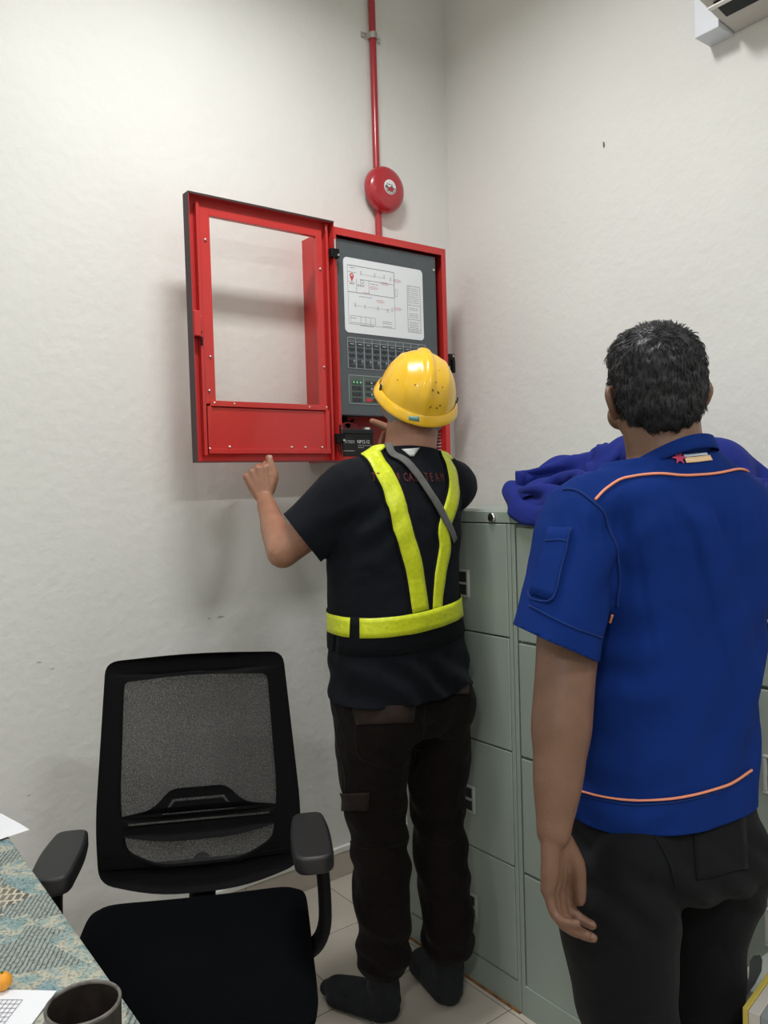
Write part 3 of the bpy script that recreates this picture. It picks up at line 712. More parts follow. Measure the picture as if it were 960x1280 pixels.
# ------------------------------------------------------------------ table, cloth and what lies on it
TX0, TX1, TY0, TY1, TZ = -1.25, .335, .60, 1.785, .74
tb = thing('table', 'rectangular table under the teal patterned cloth', 'table', ((TX0+TX1)/2, (TY0+TY1)/2, 0))
part('tabletop', G().prism(round_poly([(TX0+.005, TY0+.005), (TX1-.005, TY0+.005), (TX1-.005, TY1-.005), (TX0+.005, TY1-.005)], .035), (0, 0, TZ-.03), (1, 0, 0), (0, 1, 0), (0, 0, 1), .026), WOOD, tb)
for x in (TX0+.05, TX1-.09):
    for y in (TY0+.05, TY1-.09): part('leg', G().box(x, x+.04, y, y+.04, 0, TZ-.03), BLKS, tb, .003)
def cloth_material():
    m = bpy.data.materials.new('teal_printed_cloth'); m.use_nodes = True; nt = m.node_tree; b = nt.nodes['Principled BSDF']; b.inputs['Roughness'].default_value = .8
    N = nt.nodes.new; lk_ = nt.links.new
    tc = N('ShaderNodeTexCoord')
    def noi(s, d=4, dist=0):
        n = N('ShaderNodeTexNoise'); n.inputs['Scale'].default_value = s; n.inputs['Detail'].default_value = d; n.inputs['Distortion'].default_value = dist; lk_(tc.outputs['Object'], n.inputs[0]); return n
    def ramp(src, stops, const=False):
        r = N('ShaderNodeValToRGB'); r.color_ramp.interpolation = 'CONSTANT' if const else 'LINEAR'
        while len(r.color_ramp.elements) < len(stops): r.color_ramp.elements.new(.5)
        for e, (p, c) in zip(r.color_ramp.elements, stops): e.position = p; e.color = (*c, 1)
        lk_(src, r.inputs[0]); return r
    def mix(f, a, b_):
        x = N('ShaderNodeMix'); x.data_type = 'RGBA'; lk_(f, x.inputs[0]); lk_(a, x.inputs[6]); lk_(b_, x.inputs[7]); return x.outputs[2]
    base = ramp(noi(11, 5, 1.5).outputs['Fac'], [(.30, (.13, .22, .23)), (.43, (.24, .34, .33)), (.53, (.46, .44, .34)), (.64, (.19, .30, .33))])
    # house-like print: brick cells with rows of windows, tilted
    mp = N('ShaderNodeMapping'); mp.inputs['Rotation'].default_value = (0, 0, .55); mp.inputs['Scale'].default_value = (1, 1, 1); lk_(tc.outputs['Object'], mp.inputs[0])
    br = N('ShaderNodeTexBrick'); br.inputs['Scale'].default_value = 1; br.inputs['Brick Width'].default_value = .012; br.inputs['Row Height'].default_value = .022; br.inputs['Mortar Size'].default_value = .0022
    br.inputs['Color1'].default_value = (.10, .10, .09, 1); br.inputs['Color2'].default_value = (.20, .19, .16, 1); br.inputs['Mortar'].default_value = (.50, .47, .36, 1); lk_(mp.outputs[0], br.inputs[0])
    wv = N('ShaderNodeTexWave'); wv.inputs['Scale'].default_value = 44; wv.inputs['Distortion'].default_value = 2.6; wv.inputs['Detail'].default_value = 3; lk_(mp.outputs[0], wv.inputs[0])
    wr = ramp(wv.outputs['Fac'], [(.2, (.12, .125, .12)), (.45, (.38, .38, .30)), (.8, (.24, .34, .34))])
    vo = N('ShaderNodeTexVoronoi'); vo.inputs['Scale'].default_value = 13; lk_(mp.outputs[0], vo.inputs[0])
    sel = N('ShaderNodeSeparateColor'); lk_(vo.outputs['Color'], sel.inputs[0])
    m1 = ramp(sel.outputs[0], [(0, (0, 0, 0)), (.70, (1, 1, 1))], True); m2 = ramp(sel.outputs[1], [(0, (0, 0, 0)), (.72, (1, 1, 1))], True)
    c = mix(m2.outputs[0], mix(m1.outputs[0], base.outputs[0], wr.outputs[0]), br.outputs['Color'])
    fine = ramp(noi(220, 3).outputs['Fac'], [(.36, (.35, .35, .33)), (.52, (1, 1, 1))])
    x = N('ShaderNodeMix'); x.data_type = 'RGBA'; x.blend_type = 'MULTIPLY'; x.inputs[0].default_value = .75; lk_(c, x.inputs[6]); lk_(fine.outputs[0], x.inputs[7])
    lk_(x.outputs[2], b.inputs['Base Color'])
    bp = N('ShaderNodeBump'); bp.inputs['Strength'].default_value = .3; bp.inputs['Distance'].default_value = .002; lk_(noi(300, 2).outputs['Fac'], bp.inputs['Height']); lk_(bp.outputs[0], b.inputs['Normal'])
    return m
g = G(); outl = round_poly([(TX0, TY0), (TX1, TY0), (TX1, TY1), (TX0, TY1)], .03)
rings = []
for off, z in ((-.004, TZ), (0, TZ-.002), (.003, TZ-.008), (.004, TZ-.07)):
    r = []
    for i, p in enumerate(outl):
        a = Vector(outl[i-1]); b = Vector(outl[(i+1) % len(outl)]); d = (b-a).normalized(); nn = Vector((d.y, -d.x)); r.append((p[0]+nn.x*off, p[1]+nn.y*off, z))
    rings.append(r)
n_ = len(outl); g.add([v for r in rings for v in r], [(k*n_+i, k*n_+(i+1) % n_, (k+1)*n_+(i+1) % n_, (k+1)*n_+i) for k in range(3) for i in range(n_)] + [tuple(range(n_))])
tag(solid(part('tablecloth', g, cloth_material(), None), .0015), 'teal and cream printed cloth spread over the table', 'tablecloth')
def sheet_of_paper(label, corner, dirv, dirw, l, wd, z, lines):
    d = Vector((*dirv, 0)).normalized(); e_ = Vector((*dirw, 0)); e_ = (e_ - e_.dot(d)*d).normalized(); c = Vector((*corner, z))
    t = thing('paper', label, 'paper', c)
    nu, nv = 6, 6; vs = []
    for j in range(nv+1):
        for i in range(nu+1):
            p = c + d*l*i/nu + e_*wd*j/nv; vs.append((p.x, p.y, p.z + .0008*math.sin(i*1.3+j*.9)+.0009))
    part('sheet', G().add(vs, [(j*(nu+1)+i, j*(nu+1)+i+1, (j+1)*(nu+1)+i+1, (j+1)*(nu+1)+i) for j in range(nv) for i in range(nu)]), PAPER, t, smooth=True)
    g = G()
    for a, b, u, v in lines:
        p0 = c+d*l*a+e_*wd*b; p1 = c+d*l*u+e_*wd*v; s = (p1-p0).cross(Vector((0, 0, 1))).normalized()*.0005; zz = Vector((0, 0, .0022))
        g.add([p0-s+zz, p1-s+zz, p1+s+zz, p0+s+zz], [(0, 1, 2, 3)])
    part('print_lines', g, mat('grey_print', (.30, .30, .33), .7), t)
grid = [(.12+.022*k, .10, .12+.022*k, .62) for k in range(19)] + [(.12, .10+.04*k, .516, .10+.04*k) for k in range(14)]
sheet_of_paper('white sheet with a printed grid at the near table edge beside the cup', at(71, 1240, 2, TZ)[:2], (-.76, .65), (-.6, -.8), .297, .21, TZ+.001, grid)
sheet_of_paper('white sheet poking over the far corner of the table', at(37, 1037, 2, TZ+.004)[:2], (-.98, -.19), (-.19, .98), .297, .13, TZ+.003, [(.2, .2+.06*k, .8, .2+.06*k) for k in range(9)])
cc = at(104, 1254, 2, .835); cup = thing('cup', 'dark brown round cup with a chipped rim at the table edge', 'cup', (cc.x, cc.y, TZ+.001))
cr_ = .0405
part('body', G().lathe([(0, TZ+.001), (.036, TZ+.001), (.038, TZ+.004), (cr_-.001, .80), (cr_, .835), (cr_-.0012, .8365), (cr_-.003, .835), (cr_-.004, .80), (.035, TZ+.007), (0, TZ+.007)], (cc.x, cc.y, 0), (0, 0, 1), 48), CUPM, cup, smooth='auto')
part('rim', G().lathe([(cr_, .8335), (cr_+.0003, .836), (cr_-.0015, .8376), (cr_-.0034, .836), (cr_-.0032, .8335)], (cc.x, cc.y, 0), (0, 0, 1), 48), mat('worn_pale_rim', (.11, .10, .09), .5, var=.7, vscale=70), cup, smooth=True)['label'] = 'worn pale chipped rim'
oc = at(3, 1228, 2, TZ+.012); fr = thing('orange_fruit', 'small orange fruit at the left edge behind the printed sheet', 'fruit', (oc.x, oc.y, TZ))
part('peel', G().lathe([(.0122*math.sin(a), .0122-.0116*math.cos(a)) for a in np.linspace(0.02, PI-.02, 18)], (oc.x, oc.y, TZ+.0012), (0, 0, 1), 28), ORNG, fr, smooth=True)
part('stem', G().cyl((oc.x, oc.y, TZ+.0246), (oc.x, oc.y, TZ+.027), .002, n=8), mat('green_stem', (.12, .16, .03), .7), fr)


# ------------------------------------------------------------------ office chair (own frame: +Y to the back, rotated as it stands)
ch = thing('office_chair', 'black mesh-back office chair pushed up to the patterned table', 'office chair', (.64, 1.53, 0), math.radians(-28.5), world=False)
b = BASE
def seat_surf(top):
    vs = []; nu, nv = 28, 28
    for j in range(nv+1):
        for i in range(nu+1):
            u, v = 2*i/nu-1, 2*j/nv-1
            k = 1/max(1e-6, (abs(u)**11+abs(v)**11)**(1/11)) if max(abs(u), abs(v)) > .02 else 1
            s = max(abs(u), abs(v)); x, y = u*k*s*.245, v*k*s*.245
            if s == 0: x = y = 0
            z = .472 + .006*(abs(x)/.245)**2 - .03*max(0, -y/.245-.35)**2 - .030*s**9 if top else .415
            vs.append((x, y, z))
    return vs, [(j*(nu+1)+i, j*(nu+1)+i+1, (j+1)*(nu+1)+i+1, (j+1)*(nu+1)+i) for j in range(nv) for i in range(nu)], nu, nv
vt, ft, nu, nv = seat_surf(True)
border = [(0, i) for i in range(nu)] + [(j, nu) for j in range(nv)] + [(nv, i) for i in range(nu, 0, -1)] + [(j, 0) for j in range(nv, 0, -1)]
bi = [j*(nu+1)+i for j, i in border]
g = G(); n0 = len(vt); lower = [(vt[i][0]*.985, vt[i][1]*.985, .418) for i in bi]
g.add(vt+lower, ft + [(bi[k], n0+k, n0+(k+1) % len(bi), bi[(k+1) % len(bi)]) for k in range(len(bi))] + [tuple(range(n0, n0+len(bi)))])
part('seat', g, CHAIRB, ch, smooth='auto')
part('seat_pan', G().box(-.21, .21, -.20, .21, .395, .417), BLK, ch, .008)
# backrest plane: tilted back; u across, v up
bt = math.radians(8.5); MB_ = Matrix.Translation((0, .262, .455)) @ Matrix.Rotation(PI/2-bt, 4, 'X')
bend = lambda c: Vector((c.x, c.y, c.z - .55*c.x*c.x))
H_ = .555
def back_outline(inset):
    pts = [(-.236+inset, .030+inset), (-.10, -.002+inset*1.25), (.10, -.002+inset*1.25), (.236-inset, .030+inset), (.243-inset, .16), (.213-inset*.95, H_-.012-inset), (0, H_-inset*.9), (-.213+inset*.95, H_-.012-inset), (-.243+inset, .16)]
    return pts
def dense(pts, n=6):
    out = []
    for i in range(len(pts)):
        a, c = pts[i], pts[(i+1) % len(pts)]
        for k in range(n): out.append((a[0]+(c[0]-a[0])*k/n, a[1]+(c[1]-a[1])*k/n))
    return out
outer = dense(round_poly(back_outline(0), [.035, .09, .09, .035, .1, .03, .3, .03, .1]), 3)
inner = round_poly([(-.172, .098), (-.10, .062), (.10, .062), (.172, .098), (.186, .20), (.172, H_-.062), (0, H_-.050), (-.172, H_-.062), (-.186, .20)], [.02, .05, .05, .02, .1, .018, .3, .018, .1])
inner = dense(inner, 3)
fr_ = flat2d('backrest_frame', [outer, inner[::-1]], .022, BLKC, ch, MB_, bend)
m_ = flat2d('backrest_mesh', [dense(round_poly([(-.18, .09), (-.10, .055), (.10, .055), (.18, .09), (.195, .20), (.178, H_-.056), (0, H_-.044), (-.178, H_-.056), (-.195, .20)], .02), 4)], .0014, MESHB, ch, MB_ @ Matrix.Translation((0, 0, -.002)), bend)
lum = round_poly([(-.186, .135), (-.09, .118), (.09, .118), (.186, .135), (.186, .178), (.105, .193), (.066, .238), (-.066, .238), (-.105, .193), (-.186, .178)], [.004, .06, .06, .004, .004, .035, .022, .022, .035, .004])
slot = lambda u0, u1, v, h=.0065: [(u0, v), (u1, v), (u1, v+h), (u0, v+h)]
hat = [(-.072, .196), (-.066, .196), (-.056, .208), (.056, .208), (.066, .196), (.072, .196), (.060, .215), (-.060, .215)]
flat2d('lumbar_support', [dense(lum, 2), slot(-.165, .165, .157)[::-1], slot(-.085, .085, .176)[::-1], hat[::-1]], .006, BLKC, ch, MB_ @ Matrix.Translation((0, 0, .008)), bend)
g = G()
g.add(*limb([(0, .16, .405), (0, .25, .40), (0, .305, .44), (0, .315, .50)], [.03, .032, .032, .022], n=14, sub=5, flat=.5, up=(0, 0, 1)))
part('back_bracket', g, BLK, ch, smooth=True)
for sx, dz, dy in ((1, 0, 0), (-1, .0, .02)):
    pad = round_poly([(-.040, -.108), (.036, -.108), (.042, .03), (.034, .118), (-.030, .118), (-.044, .02)], [.03, .03, .05, .022, .022, .05])
    arm = flat2d('armrest', [dense(pad, 2)], .022, BLKS, ch, Matrix.Translation((sx*.250, -.005+dy, .662+dz)) @ Matrix.Rotation(.03, 4, 'Z'), None, bevel=.007)
    for p in arm.data.polygons: p.use_smooth = True
    g = G(); g.add(*limb([(sx*.268, .03+dy, .645), (sx*.276, .035+dy, .54), (sx*.272, .04+dy, .45), (sx*.235, .04+dy, .408), (sx*.15, .04, .400)], [.032, .031, .031, .030, .026], n=16, sub=5, flat=.45, up=(1, 0, 0)))
    part('armrest_post', g, BLK, ch, smooth=True)
part('mechanism', G().box(-.07, .07, -.09, .17, .345, .396), BLK, ch, .012)
g = G().cyl((0, 0, .06), (0, 0, .22), .026).cyl((0, 0, .22), (0, 0, .35), .016); part('gas_lift', g, BLK, ch, smooth='auto')
g = G().add(*limb([(.07, .02, .37), (.17, .02, .372), (.23, .02, .365)], [.006, .006, .012], n=10)); part('tilt_lever', g, BLK, ch, smooth=True)
part('base_hub', G().cyl((0, 0, .062), (0, 0, .125), .045, .036), BLK, ch, .006, smooth='auto')
for k in range(5):
    a = 2*PI*k/5+.3; c, s = math.cos(a), math.sin(a)
    g = G(); g.add(*limb([(.03*c, .03*s, .098), (.17*c, .17*s, .088), (.30*c, .30*s, .070)], [.026, .023, .018], n=12, flat=.7, up=(0, 0, 1))); lg = part('base_leg', g, BLK, ch, smooth=True)
    g = G()
    for o_ in (-.011, .011): g.cyl((.30*c-s*(o_-.008), .30*s+c*(o_-.008), .0275), (.30*c-s*(o_+.008), .30*s+c*(o_+.008), .0275), .0265, n=18)
    g.cyl((.30*c, .30*s, .03), (.30*c, .30*s, .075), .006, n=10); part('caster', g, BLK, lg, smooth='auto')

# ------------------------------------------------------------------ crumpled blue jacket on the cabinets
def drape(N, M, L, W, P0, collide, steps, seed, bend=.35, g=.0022):
    """position based cloth: N x M grid, rest size L x W, starting at P0, falling on collide(P)"""
    P = P0.copy(); V = np.zeros_like(P); dl, dw = L/(N-1), W/(M-1)
    P = P.reshape(N, M, 3); V = V.reshape(N, M, 3)
    def con(A, B, r, k):
        d = B-A; l = np.linalg.norm(d, axis=-1, keepdims=True)+1e-9; c = d*((l-r)/l)*.5*k
        return c
    dg = math.hypot(dl, dw)
    for s in range(steps):
        V[..., 2] -= g*.5; V *= .90
        Q = P+V
        for it in range(14):
            for par in (0, 1):
                a, b = Q[par:-1:2], Q[par+1::2]; n = min(len(a), len(b)); c = con(a[:n], b[:n], dl, 1); a[:n] += c; b[:n] -= c
                a, b = Q[:, par:-1:2], Q[:, par+1::2]; n = min(a.shape[1], b.shape[1]); c = con(a[:, :n], b[:, :n], dw, 1); a[:, :n] += c; b[:, :n] -= c
            for sl in ((slice(None, -1), slice(1, None)), (slice(1, None), slice(None, -1))):
                A_, B_ = Q[:-1, sl[0]], Q[1:, sl[1]]; c = con(A_, B_, dg, .25); Q[:-1, sl[0]] += c; Q[1:, sl[1]] -= c
            if it % 2 == 0:
                for st in (2, 4):
                    c = con(Q[:-st], Q[st:], dl*st, bend*.3) ; l = np.linalg.norm(Q[st:]-Q[:-st], axis=-1, keepdims=True); c *= (l < dl*st*.93); Q[:-st] += c; Q[st:] -= c
                    c = con(Q[:, :-st], Q[:, st:], dw*st, bend*.3); l = np.linalg.norm(Q[:, st:]-Q[:, :-st], axis=-1, keepdims=True); c *= (l < dw*st*.93); Q[:, :-st] += c; Q[:, st:] -= c
            F = Q.reshape(-1, 3); hitm = collide(F); Q = F.reshape(N, M, 3)
        V = Q-P
        h = hitm.reshape(N, M); V[h] *= .15
        lim = .02; sp = np.linalg.norm(V, axis=-1, keepdims=True); V *= np.minimum(1, lim/np.maximum(sp, 1e-9))
        P = P+V
    return P.reshape(-1, 3)

JL = [((.12, .17, .03), (.075, .085, .055)), ((.25, .13, .05), (.10, .12, .10)), ((.31, -.06, .07), (.12, .13, .115)), ((.16, -.10, .02), (.10, .11, .05)), ((.27, .03, .10), (.07, .08, .09)), ((.35, -.16, .05), (.1, .1, .12)), ((.22, .21, .08), (.07, .065, .065))]
step_ = [0]
def heap(F):
    hitm = np.zeros(len(F), bool)
    for c, r in JL:
        q = (F-np.array(c))/np.array(r); l = np.linalg.norm(q, axis=1); m = l < 1
        F[m] = np.array(c)+q[m]/l[m, None]*np.array(r); hitm |= m
    m = F[:, 2] < .006; F[m, 2] = .006; hitm |= m
    step_[0] += 1; sh = min(1, step_[0]/(7*40)); xm = .0-.16*(1-sh); ym = .30+.12*(1-sh)
    q = np.stack([(F[:, 0]-.28)/(.28-xm), F[:, 1]/ym], 1); l = (np.abs(q)**3).sum(1)**(1/3); m = l > 1
    F[m, 0] = .28+q[m, 0]/l[m]*(.28-xm); F[m, 1] = q[m, 1]/l[m]*ym
    return hitm
jk = thing('jacket', 'crumpled royal blue jacket heaped on top of the filing cabinets', 'jacket', (1.68, 1.24, 1.32))
NJ, MJ = 92, 82; P0 = np.zeros((NJ, MJ, 3))
for i in range(NJ):
    for j in range(MJ):
        u, v = i/(NJ-1)-.5, j/(MJ-1)-.5; n_ = lambda k, c: noise.noise(Vector((u*k, v*k, 2+c)))
        P0[i, j] = (.21+v*.62+.05*n_(4, 4), u*.74+.05*n_(4, 7), .24+.05*n_(7, 1)+.035*n_(15, 2))
cl_ = drape(NJ, MJ, 1.28, 1.05, P0.reshape(-1, 3), heap, 60, 2)
g = G().add([(CXF+.004+p[0], 1.24+p[1], 1.321+p[2]) for p in cl_], [(i*MJ+j, i*MJ+j+1, (i+1)*MJ+j+1, (i+1)*MJ+j) for i in range(NJ-1) for j in range(MJ-1)])
jo = solid(part('cloth_body', g, BLUE2, jk, smooth=True), .003, 0); jo.modifiers.new('s', 'SUBSURF').render_levels = 1
g = G(); vs = []; nv = 10                            # the cuff of one sleeve lying over the front edge
A0 = [at(x, y, 0, X) for x, y, X in ((628, 613, 1.56), (634, 632, 1.515), (638, 646, 1.497), (652, 655, 1.494), (674, 658, 1.494), (695, 653, 1.494))]
B0 = [at(x, y, 0, X) for x, y, X in ((648, 602, 1.60), (654, 615, 1.56), (660, 624, 1.545), (670, 626, 1.54), (686, 626, 1.54), (704, 622, 1.54))]
pa, _ = catmull(A0, [0]*6, 5); pb, _ = catmull(B0, [0]*6, 5)
for i in range(len(pa)):
    for j in range(nv+1):
        t = j/nv; p = pa[i].lerp(pb[i], t) + Vector((-.7, -.2, .7))*math.sin(PI*t)*.016
        vs.append(p + Vector((-.003, 0, 0))*math.sin(i*.9+t*3))
fs = [(i*(nv+1)+j, i*(nv+1)+j+1, (i+1)*(nv+1)+j+1, (i+1)*(nv+1)+j) for i in range(len(pa)-1) for j in range(nv)]
solid(part('sleeve_cuff', G().add(vs, fs), BLUE2, jk, smooth=True), .004, 0)

#CHAIREND

# ------------------------------------------------------------------ people
def hand(W, L, T, N, curls, thumb, sc=1.0):
    """prims of a hand: W wrist, L along the palm, T toward the thumb, N the way the fingers close"""
    W, L, T, N = Vector(W), Vector(L).normalized(), Vector(T), Vector(N)
    T = (T-T.dot(L)*L).normalized(); N = (N-N.dot(L)*L-N.dot(T)*T).normalized(); out = []; tips = []
    for k, (t, d, segs, r) in enumerate(((.030, .086, (.043, .026, .021), .0092), (.0095, .091, (.047, .030, .022), .0095), (-.011, .087, (.043, .028, .021), .0088), (-.029, .079, (.034, .021, .019), .0077))):
        kn = W + sc*(T*t + L*d); b0 = W + sc*(T*t*.45 + L*.012)
        out.append(limb([b0, b0.lerp(kn, .55)+N*.002*sc, kn], [.0155*sc, .0150*sc, .0118*sc], n=12))
        p = kn; a = 0; pts = [kn - L*.006*sc, kn]; rr = [r*1.1*sc, r*1.12*sc]
        for j in range(3):
            a += curls[k][j]; dr = (L*math.cos(a)+N*math.sin(a)+T*(.05*(1.2-k))*math.cos(a)).normalized()
            p = p + dr*segs[j]*sc; pts.append(p); rr.append(r*sc*(1.0, .93, .80)[j])
        out.append(limb(pts, rr, n=12, sub=3)); tips.append((p, dr, r*sc))
    out.append(limb([W+L*.02*sc-N*.001, W+L*.06*sc, W+L*.078*sc], [.021*sc, .020*sc, .012*sc], n=14, flat=.62, up=N))
    tb = W + sc*(T*.020+L*.020+N*.006); q = [tb]; rr = [.0165*sc]
    for dv, ln, r in zip(thumb, (.042, .033, .027), (.0140, .0122, .0100)):
        dr = (T*dv[0]+L*dv[1]+N*dv[2]).normalized(); q.append(q[-1]+dr*ln*sc); rr.append(r*sc)
    out.append(limb(q, rr, n=12, sub=3)); tips.append((q[-1], dr, .0092*sc))
    out.append(limb([tb, q[1], W+sc*(T*.024+L*.066)], [.015*sc, .0125*sc, .009*sc], n=12))
    return out, tips
def head_prims(c, R, s=1.0):
    """skull, jaw, nose, lips, brow, ears in head space: +Y the face, +Z up"""
    c = Vector(c); P = lambda x, y, z: c + R @ (Vector((x, y, z))*s); r3 = lambda *r: tuple(k*s for k in r)
    out = [ell(P(0, -.012, .030), r3(.0745, .094, .088), R, 24), ell(P(0, .018, -.012), r3(.067, .075, .085), R, 24), ell(P(0, .040, -.062), r3(.050, .052, .050), R, 20),
           ell(P(0, .072, -.088), r3(.024, .020, .020), R), ell(P(0, .083, .030), r3(.050, .016, .012), R),
           limb([P(0, .088, .020), P(0, .102, -.008), P(0, .112, -.026)], [.010*s, .012*s, .0145*s], n=12), ell(P(.013, .099, -.028), r3(.009, .010, .008), R), ell(P(-.013, .099, -.028), r3(.009, .010, .008), R),
           ell(P(0, .090, -.054), r3(.024, .011, .007), R), ell(P(0, .089, -.066), r3(.021, .011, .008), R)]
    for k in (-1, 1):
        out.append(ell(P(k*.052, .052, -.022), r3(.022, .026, .026), R)); out.append(ell(P(k*.033, .086, .010), r3(.016, .010, .010), R))
        e0 = [P(k*.072, .000, .002), P(k*.083, -.014, .020), P(k*.088, -.024, .006), P(k*.083, -.020, -.014), P(k*.073, -.004, -.030)]
        out.append(limb(e0, [.006*s, .0065*s, .0068*s, .0068*s, .0072*s], n=10)); out.append(ell(P(k*.077, -.009, -.003), r3(.006, .013, .022), R))
    return out, P
def face_parts(P, R, s, root, brow):
    for k in (-1, 1):
        v, f = ell(P(k*.033, .0895, .010), (.0125*s, .0095*s, .0062*s), R, 14); e = part('eye', G().add(v, f), mat('eye_white', (.7, .68, .64), .25), root, smooth=True)
        v, f = ell(P(k*.033, .0975, .010), (.0048*s, .003*s, .0048*s), R, 10); part('iris', G().add(v, f), mat('dark_iris', (.012, .008, .006), .2), e, smooth=True)
        v, f = limb([P(k*.016, .098, .026), P(k*.034, .0985, .031), P(k*.052, .088, .026)], [.0032*s, .0038*s, .002*s], n=8); part('eyebrow', G().add(v, f), brow, root, smooth=True)
    v, f = ell(P(0, .0945, -.059), (.023*s, .008*s, .0085*s), R, 14); part('lips', G().add(v, f), mat('lip_skin', (.27, .11, .085), .5), root, smooth=True)
def rot(yaw, tilt, roll):                              # yaw from +Y to the left, tilt back, roll to the own right
    return (Matrix.Rotation(yaw, 3, 'Z') @ Matrix.Rotation(tilt, 3, 'X') @ Matrix.Rotation(roll, 3, 'Y'))
def rg(c, a, b_, yaw=0, pitch=0):
    U = Vector((math.cos(yaw), math.sin(yaw), 0)); V = Vector((-math.sin(yaw), math.cos(yaw), 0))
    V = V*math.cos(pitch)+Vector((0, 0, math.sin(pitch)))
    return (Vector(c), U*a, V*b_)
def nails(tips, root):
    for p, d, r in tips: pass

# ---------------- man in the yellow helmet
m1 = thing('person', 'man in a yellow helmet, black shirt and lime reflective harness holding the panel door', 'person', (1.31, 1.70, 0))
HC, HR = Vector((1.428, 1.726, 1.607)), rot(math.radians(-31), math.radians(29), math.radians(11))
W1 = at(331, 624, 1, 2.075); W1r = Vector((1.668, 2.045, 1.566))
tors = [((1.335, 1.695, .80), .185, .13), ((1.332, 1.70, .95), .178, .128), ((1.328, 1.705, 1.08), .172, .12), ((1.335, 1.71, 1.22), .182, .122), ((1.350, 1.712, 1.34), .188, .115), ((1.368, 1.708, 1.42), .158, .085), ((1.382, 1.704, 1.462), .08, .06)]
pr, P1 = head_prims(HC, HR, .97)
pr.append(loft([rg(*q) for q in tors]))
pr.append(limb([(1.380, 1.700, 1.43), (1.395, 1.698, 1.52), HC+Vector((-.008, -.014, -.01))], [.078, .071, .070], n=20))
pr.append(limb([(1.26, 1.705, 1.428), (1.384, 1.70, 1.47), (1.50, 1.70, 1.42)], [.040, .055, .040], n=16))
EL = Vector((1.040, 1.800, 1.232))
pr.append(limb([(1.215, 1.706, 1.385), (1.12, 1.755, 1.305), EL], [.060, .050, .041], n=18))
pr.append(limb([EL, EL.lerp(W1, .35)+Vector((0, 0, -.004)), EL.lerp(W1, .74), W1], [.041, .039, .030, .0245], n=18))
hl, tl = hand(W1, (-.20, .22, .95), (.82, -.52, .24), (.50, .85, -.05), ((1.2, .15, .1), (1.3, .15, .1), (1.35, .15, .1), (1.35, .15, .1)), ((.62, .8, -.02), (.10, 1, .06), (-.02, 1, .10)), 1.0)
pr += hl
ER = Vector((1.672, 1.88, 1.405))
pr.append(limb([(1.525, 1.708, 1.385), (1.605, 1.775, 1.395), ER], [.058, .050, .041], n=18))
pr.append(limb([ER, ER.lerp(W1r, .4)+Vector((.008, 0, 0)), W1r], [.041, .039, .0245], n=18))
hr_, tr = hand(W1r, (.30, .92, .16), (-1, .25, .3), (-.1, -.1, -1), ((.5, .6, .4), (.5, .7, .4), (.55, .7, .4), (.6, .7, .4)), ((.95, .15, -.05), (1, .05, -.1), (1, .0, -.1)), 1.0)
pr += hr_
b1 = fuse('body', pr, .0036, 3, SKIN, m1)
face_parts(P1, HR, .97, m1, HAIR)
for p, d, r in [tl[4]]:
    pb_ = world_bvh(b1); c_, n_, _, _ = pb_.find_nearest(p + Vector((0, -.02, .004)))
    v, f = ell(c_, (.0062, .0022, .0082), None, 12); part('thumb_nail', G().add(v, f), NAIL, m1, smooth=True)
# trousers: jogger cut, gathered above the socks
def trouser_post(knees, amp, ankle):
    def post(c, n):
        o = c.copy()
        for i in range(len(c)):
            x, y, z = c[i]; k = 0
            for kz, wd, am in knees: k += am*math.exp(-((z-kz)/wd)**2)
            w_ = math.sin((z + .35*(y-1.7)*math.copysign(1, x-1.45) + .10*x + .028*nz(c[i], 9))*62 + 5*nz(c[i], 7))
            o[i] += n[i]*(amp*k*w_ + .006*nz(c[i], 9) + .002*nz(c[i], 24))
        return o
    return post
TL = [((1.245, 1.700, .86), .10, .13), ((1.238, 1.695, .76), .098, .118), ((1.243, 1.712, .62), .090, .100), ((1.255, 1.715, .47), .078, .082), ((1.238, 1.680, .32), .076, .080), ((1.222, 1.660, .215), .067, .070), ((1.218, 1.655, .165), .074, .076), ((1.216, 1.655, .125), .056, .058)]
TR = [((1.425, 1.695, .86), .10, .13), ((1.437, 1.690, .76), .096, .116), ((1.452, 1.690, .62), .085, .096), ((1.446, 1.690, .47), .073, .080), ((1.420, 1.645, .32), .072, .078), ((1.402, 1.608, .215), .066, .070), ((1.398, 1.602, .165), .072, .076), ((1.396, 1.602, .125), .054, .056)]
pr = [loft([rg(*q) for q in TL], n=32, e=2.0), loft([rg(*q) for q in TR], n=32, e=2.0),
      loft([rg((1.335, 1.70, .90), .192, .142), rg((1.335, 1.70, .84), .196, .150), rg((1.337, 1.69, .77), .188, .15), rg((1.34, 1.69, .73), .12, .11)]),
      ell((1.255, 1.615, .80), (.088, .07, .095)), ell((1.42, 1.610, .80), (.088, .07, .095))]
tr1 = fuse('trousers', pr, .006, 4, TROU, m1, trouser_post([(.47, .13, 1.), (.20, .06, 1.5), (.34, .12, .7), (.64, .10, .45)], .0036, 0))
tb1 = world_bvh(tr1)
patch('back_pocket_flap', [(441, 884), (519, 881), (516, 903), (446, 906)], tb1, TROU_FLAP, tr1, .003, .003)
patch('thigh_pocket', [(424, 992), (462, 990), (461, 1011), (428, 1014)], tb1, TROU_FLAP, tr1, .005, .004)
patch('belt_loop', [(566, 850), (584, 846), (585, 868), (568, 868)], tb1, TROU_FLAP, tr1, .006, .003)
SEAM = fabric('brown_seam', (.013, .0095, .0085), fold=16)
